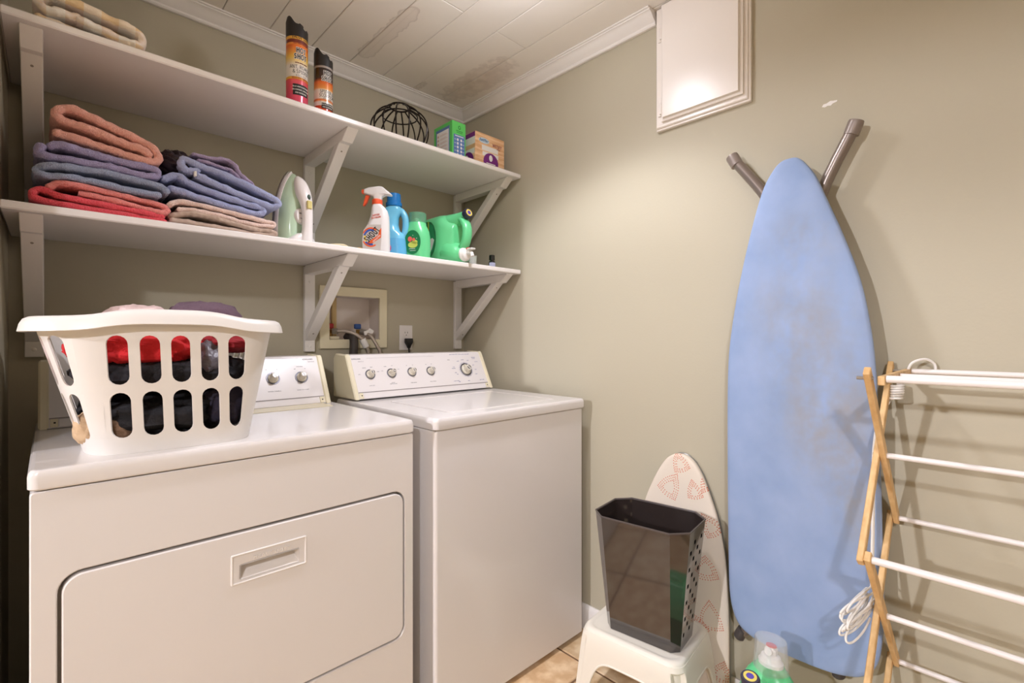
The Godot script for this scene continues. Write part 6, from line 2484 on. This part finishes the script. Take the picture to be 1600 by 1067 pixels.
# ---------------------------------------------------------------- drying rack
func build_rack() -> void:
	var t := thing("drying_rack", "folding wooden clothes drying rack with white rods standing against the wall", "drying rack", V(-0.19, 0, 1.74))
	var wood := mat("rack_wood", Color(1, 1, 1), 0.5)
	wood.albedo_texture = ntex(noise(0.02, 55, 4), 256, 0.0, grad(c8(206, 162, 104), c8(236, 200, 146), 0.2, 0.8))
	wood.uv1_triplanar = true
	wood.uv1_scale = V(7.0, 1.2, 7.0)
	var rodm := mat("rod_white", c8(238, 232, 228), 0.3)
	var xf := -0.352
	var xb := -0.030
	var ys := [1.060, 0.700, 0.350, 0.010]
	for e in 2:
		var z0: float = [1.734, 2.392][e]
		for k in 3:
			var ext: float = 0.022 if k == 0 else 0.012
			for s in 2:
				var a := V(xf if s == 0 else xb, ys[k], z0 + 0.012 * (1 - s))
				var b := V(xb if s == 0 else xf, ys[k + 1], z0 + 0.012 * (1 - s))
				var d := (b - a).normalized()
				var a2 := a - d * ext
				var b2 := b + d * 0.012
				if k == 2:
					b2 = b
				var g := G.new()
				var y := d
				var zz := V(0, 0, 1)
				g.box((a2 + b2) / 2, V(0.021, a2.distance_to(b2), 0.0115), 0.0015, Basis(y.cross(zz), y, zz))
				part(t, "slat", g, wood)
			# pivot pins
			for q in [V((xf + xb) / 2, (ys[k] + ys[k + 1]) / 2, z0), V(xf, ys[k], z0), V(xb, ys[k], z0)]:
				var g := G.new()
				g.tube([q + V(0, 0, -0.0075), q + V(0, 0, 0.0205)], 0.0035, 8)
				part(t, "pin", g, mats["steel"])
		# top cross slat with its knob
		var g := G.new()
		var zt: float = z0 + (0.034 if e == 0 else -0.016)
		g.box(V((xf + xb) / 2 + 0.006, 1.0565, zt), V(xb - xf + 0.03, 0.018, 0.012), 0.0015)
		part(t, "top_slat", g, wood)
	for q in [[xf, ys[0]], [(xf + xb) / 2, 1.0565], [xb, ys[0]], [(xf + xb) / 2, 0.880], [xf, ys[1]], [xb, ys[1]], [(xf + xb) / 2, 0.525], [xf, ys[2]], [xb, ys[2]], [(xf + xb) / 2, 0.180]]:
		var g := G.new()
		var r: float = 0.0072 if q[0] == xf else 0.0062
		g.tube([V(q[0], q[1], 1.775 if q[1] > 1.0 else 1.750), V(q[0], q[1], 2.398)], r, 14)
		part(t, "rod", g, rodm)
	# white cord wrapped round the rear slat, hanging and tangled
	var c := thing("rack_cord", "white cord wrapped round the rack and hanging in a tangled bundle", "cord", V(-0.16, 0.5, 1.73))
	var cm := mat("cord_white", c8(240, 236, 230), 0.6)
	var g := G.new()
	var path := []
	for k in 60:
		var a := TAU * k / 10.0
		var f := k / 59.0
		path.append(V(-0.052 - 0.012 * f + cos(a) * 0.0165, 1.028 - 0.034 * f, 1.7485 + sin(a) * 0.0145))
	path.append(V(-0.075, 0.975, 1.733))
	path.append(V(-0.085, 0.965, 1.728))
	g.tube(path, 0.0028, 6)
	part(c, "wrap", g, cm)
	g = G.new()
	g.tube(smooth([V(-0.045, 1.055, 1.768), V(-0.050, 1.080, 1.778), V(-0.035, 1.090, 1.800), V(-0.022, 1.080, 1.815), V(-0.022, 1.066, 1.818)], 6), 0.0030, 8)
	part(c, "loop", g, cm)
	for k in 2:
		g = G.new()
		var x := -0.116 - 0.014 * k
		g.tube(smooth([V(-0.085 - 0.01 * k, 0.960, 1.722), V(x + 0.008, 0.90, 1.718), V(x, 0.84, 1.716), V(x - 0.006, 0.70, 1.716), V(x - 0.012, 0.56, 1.715)], 6), 0.0026, 8)
		part(c, "strand", g, cm)
	g = G.new()
	path = []
	var rng := RandomNumberGenerator.new()
	rng.seed = 77
	for k in 130:
		var a := TAU * k / 13.0
		var f := k / 129.0
		path.append(V(-0.170 - 0.135 * absf(sin(a * 0.5)) + rng.randf_range(-0.004, 0.004), 0.562 - 0.050 * f + 0.014 * sin(a + 0.6) + 0.01 * sin(a * 0.5), 1.706 + 0.012 * cos(a) + 0.008 * sin(f * 40.0)))
	g.tube(smooth(path, 3), 0.0023, 6)
	part(c, "tangle", g, cm, "tangled bundle", 60)
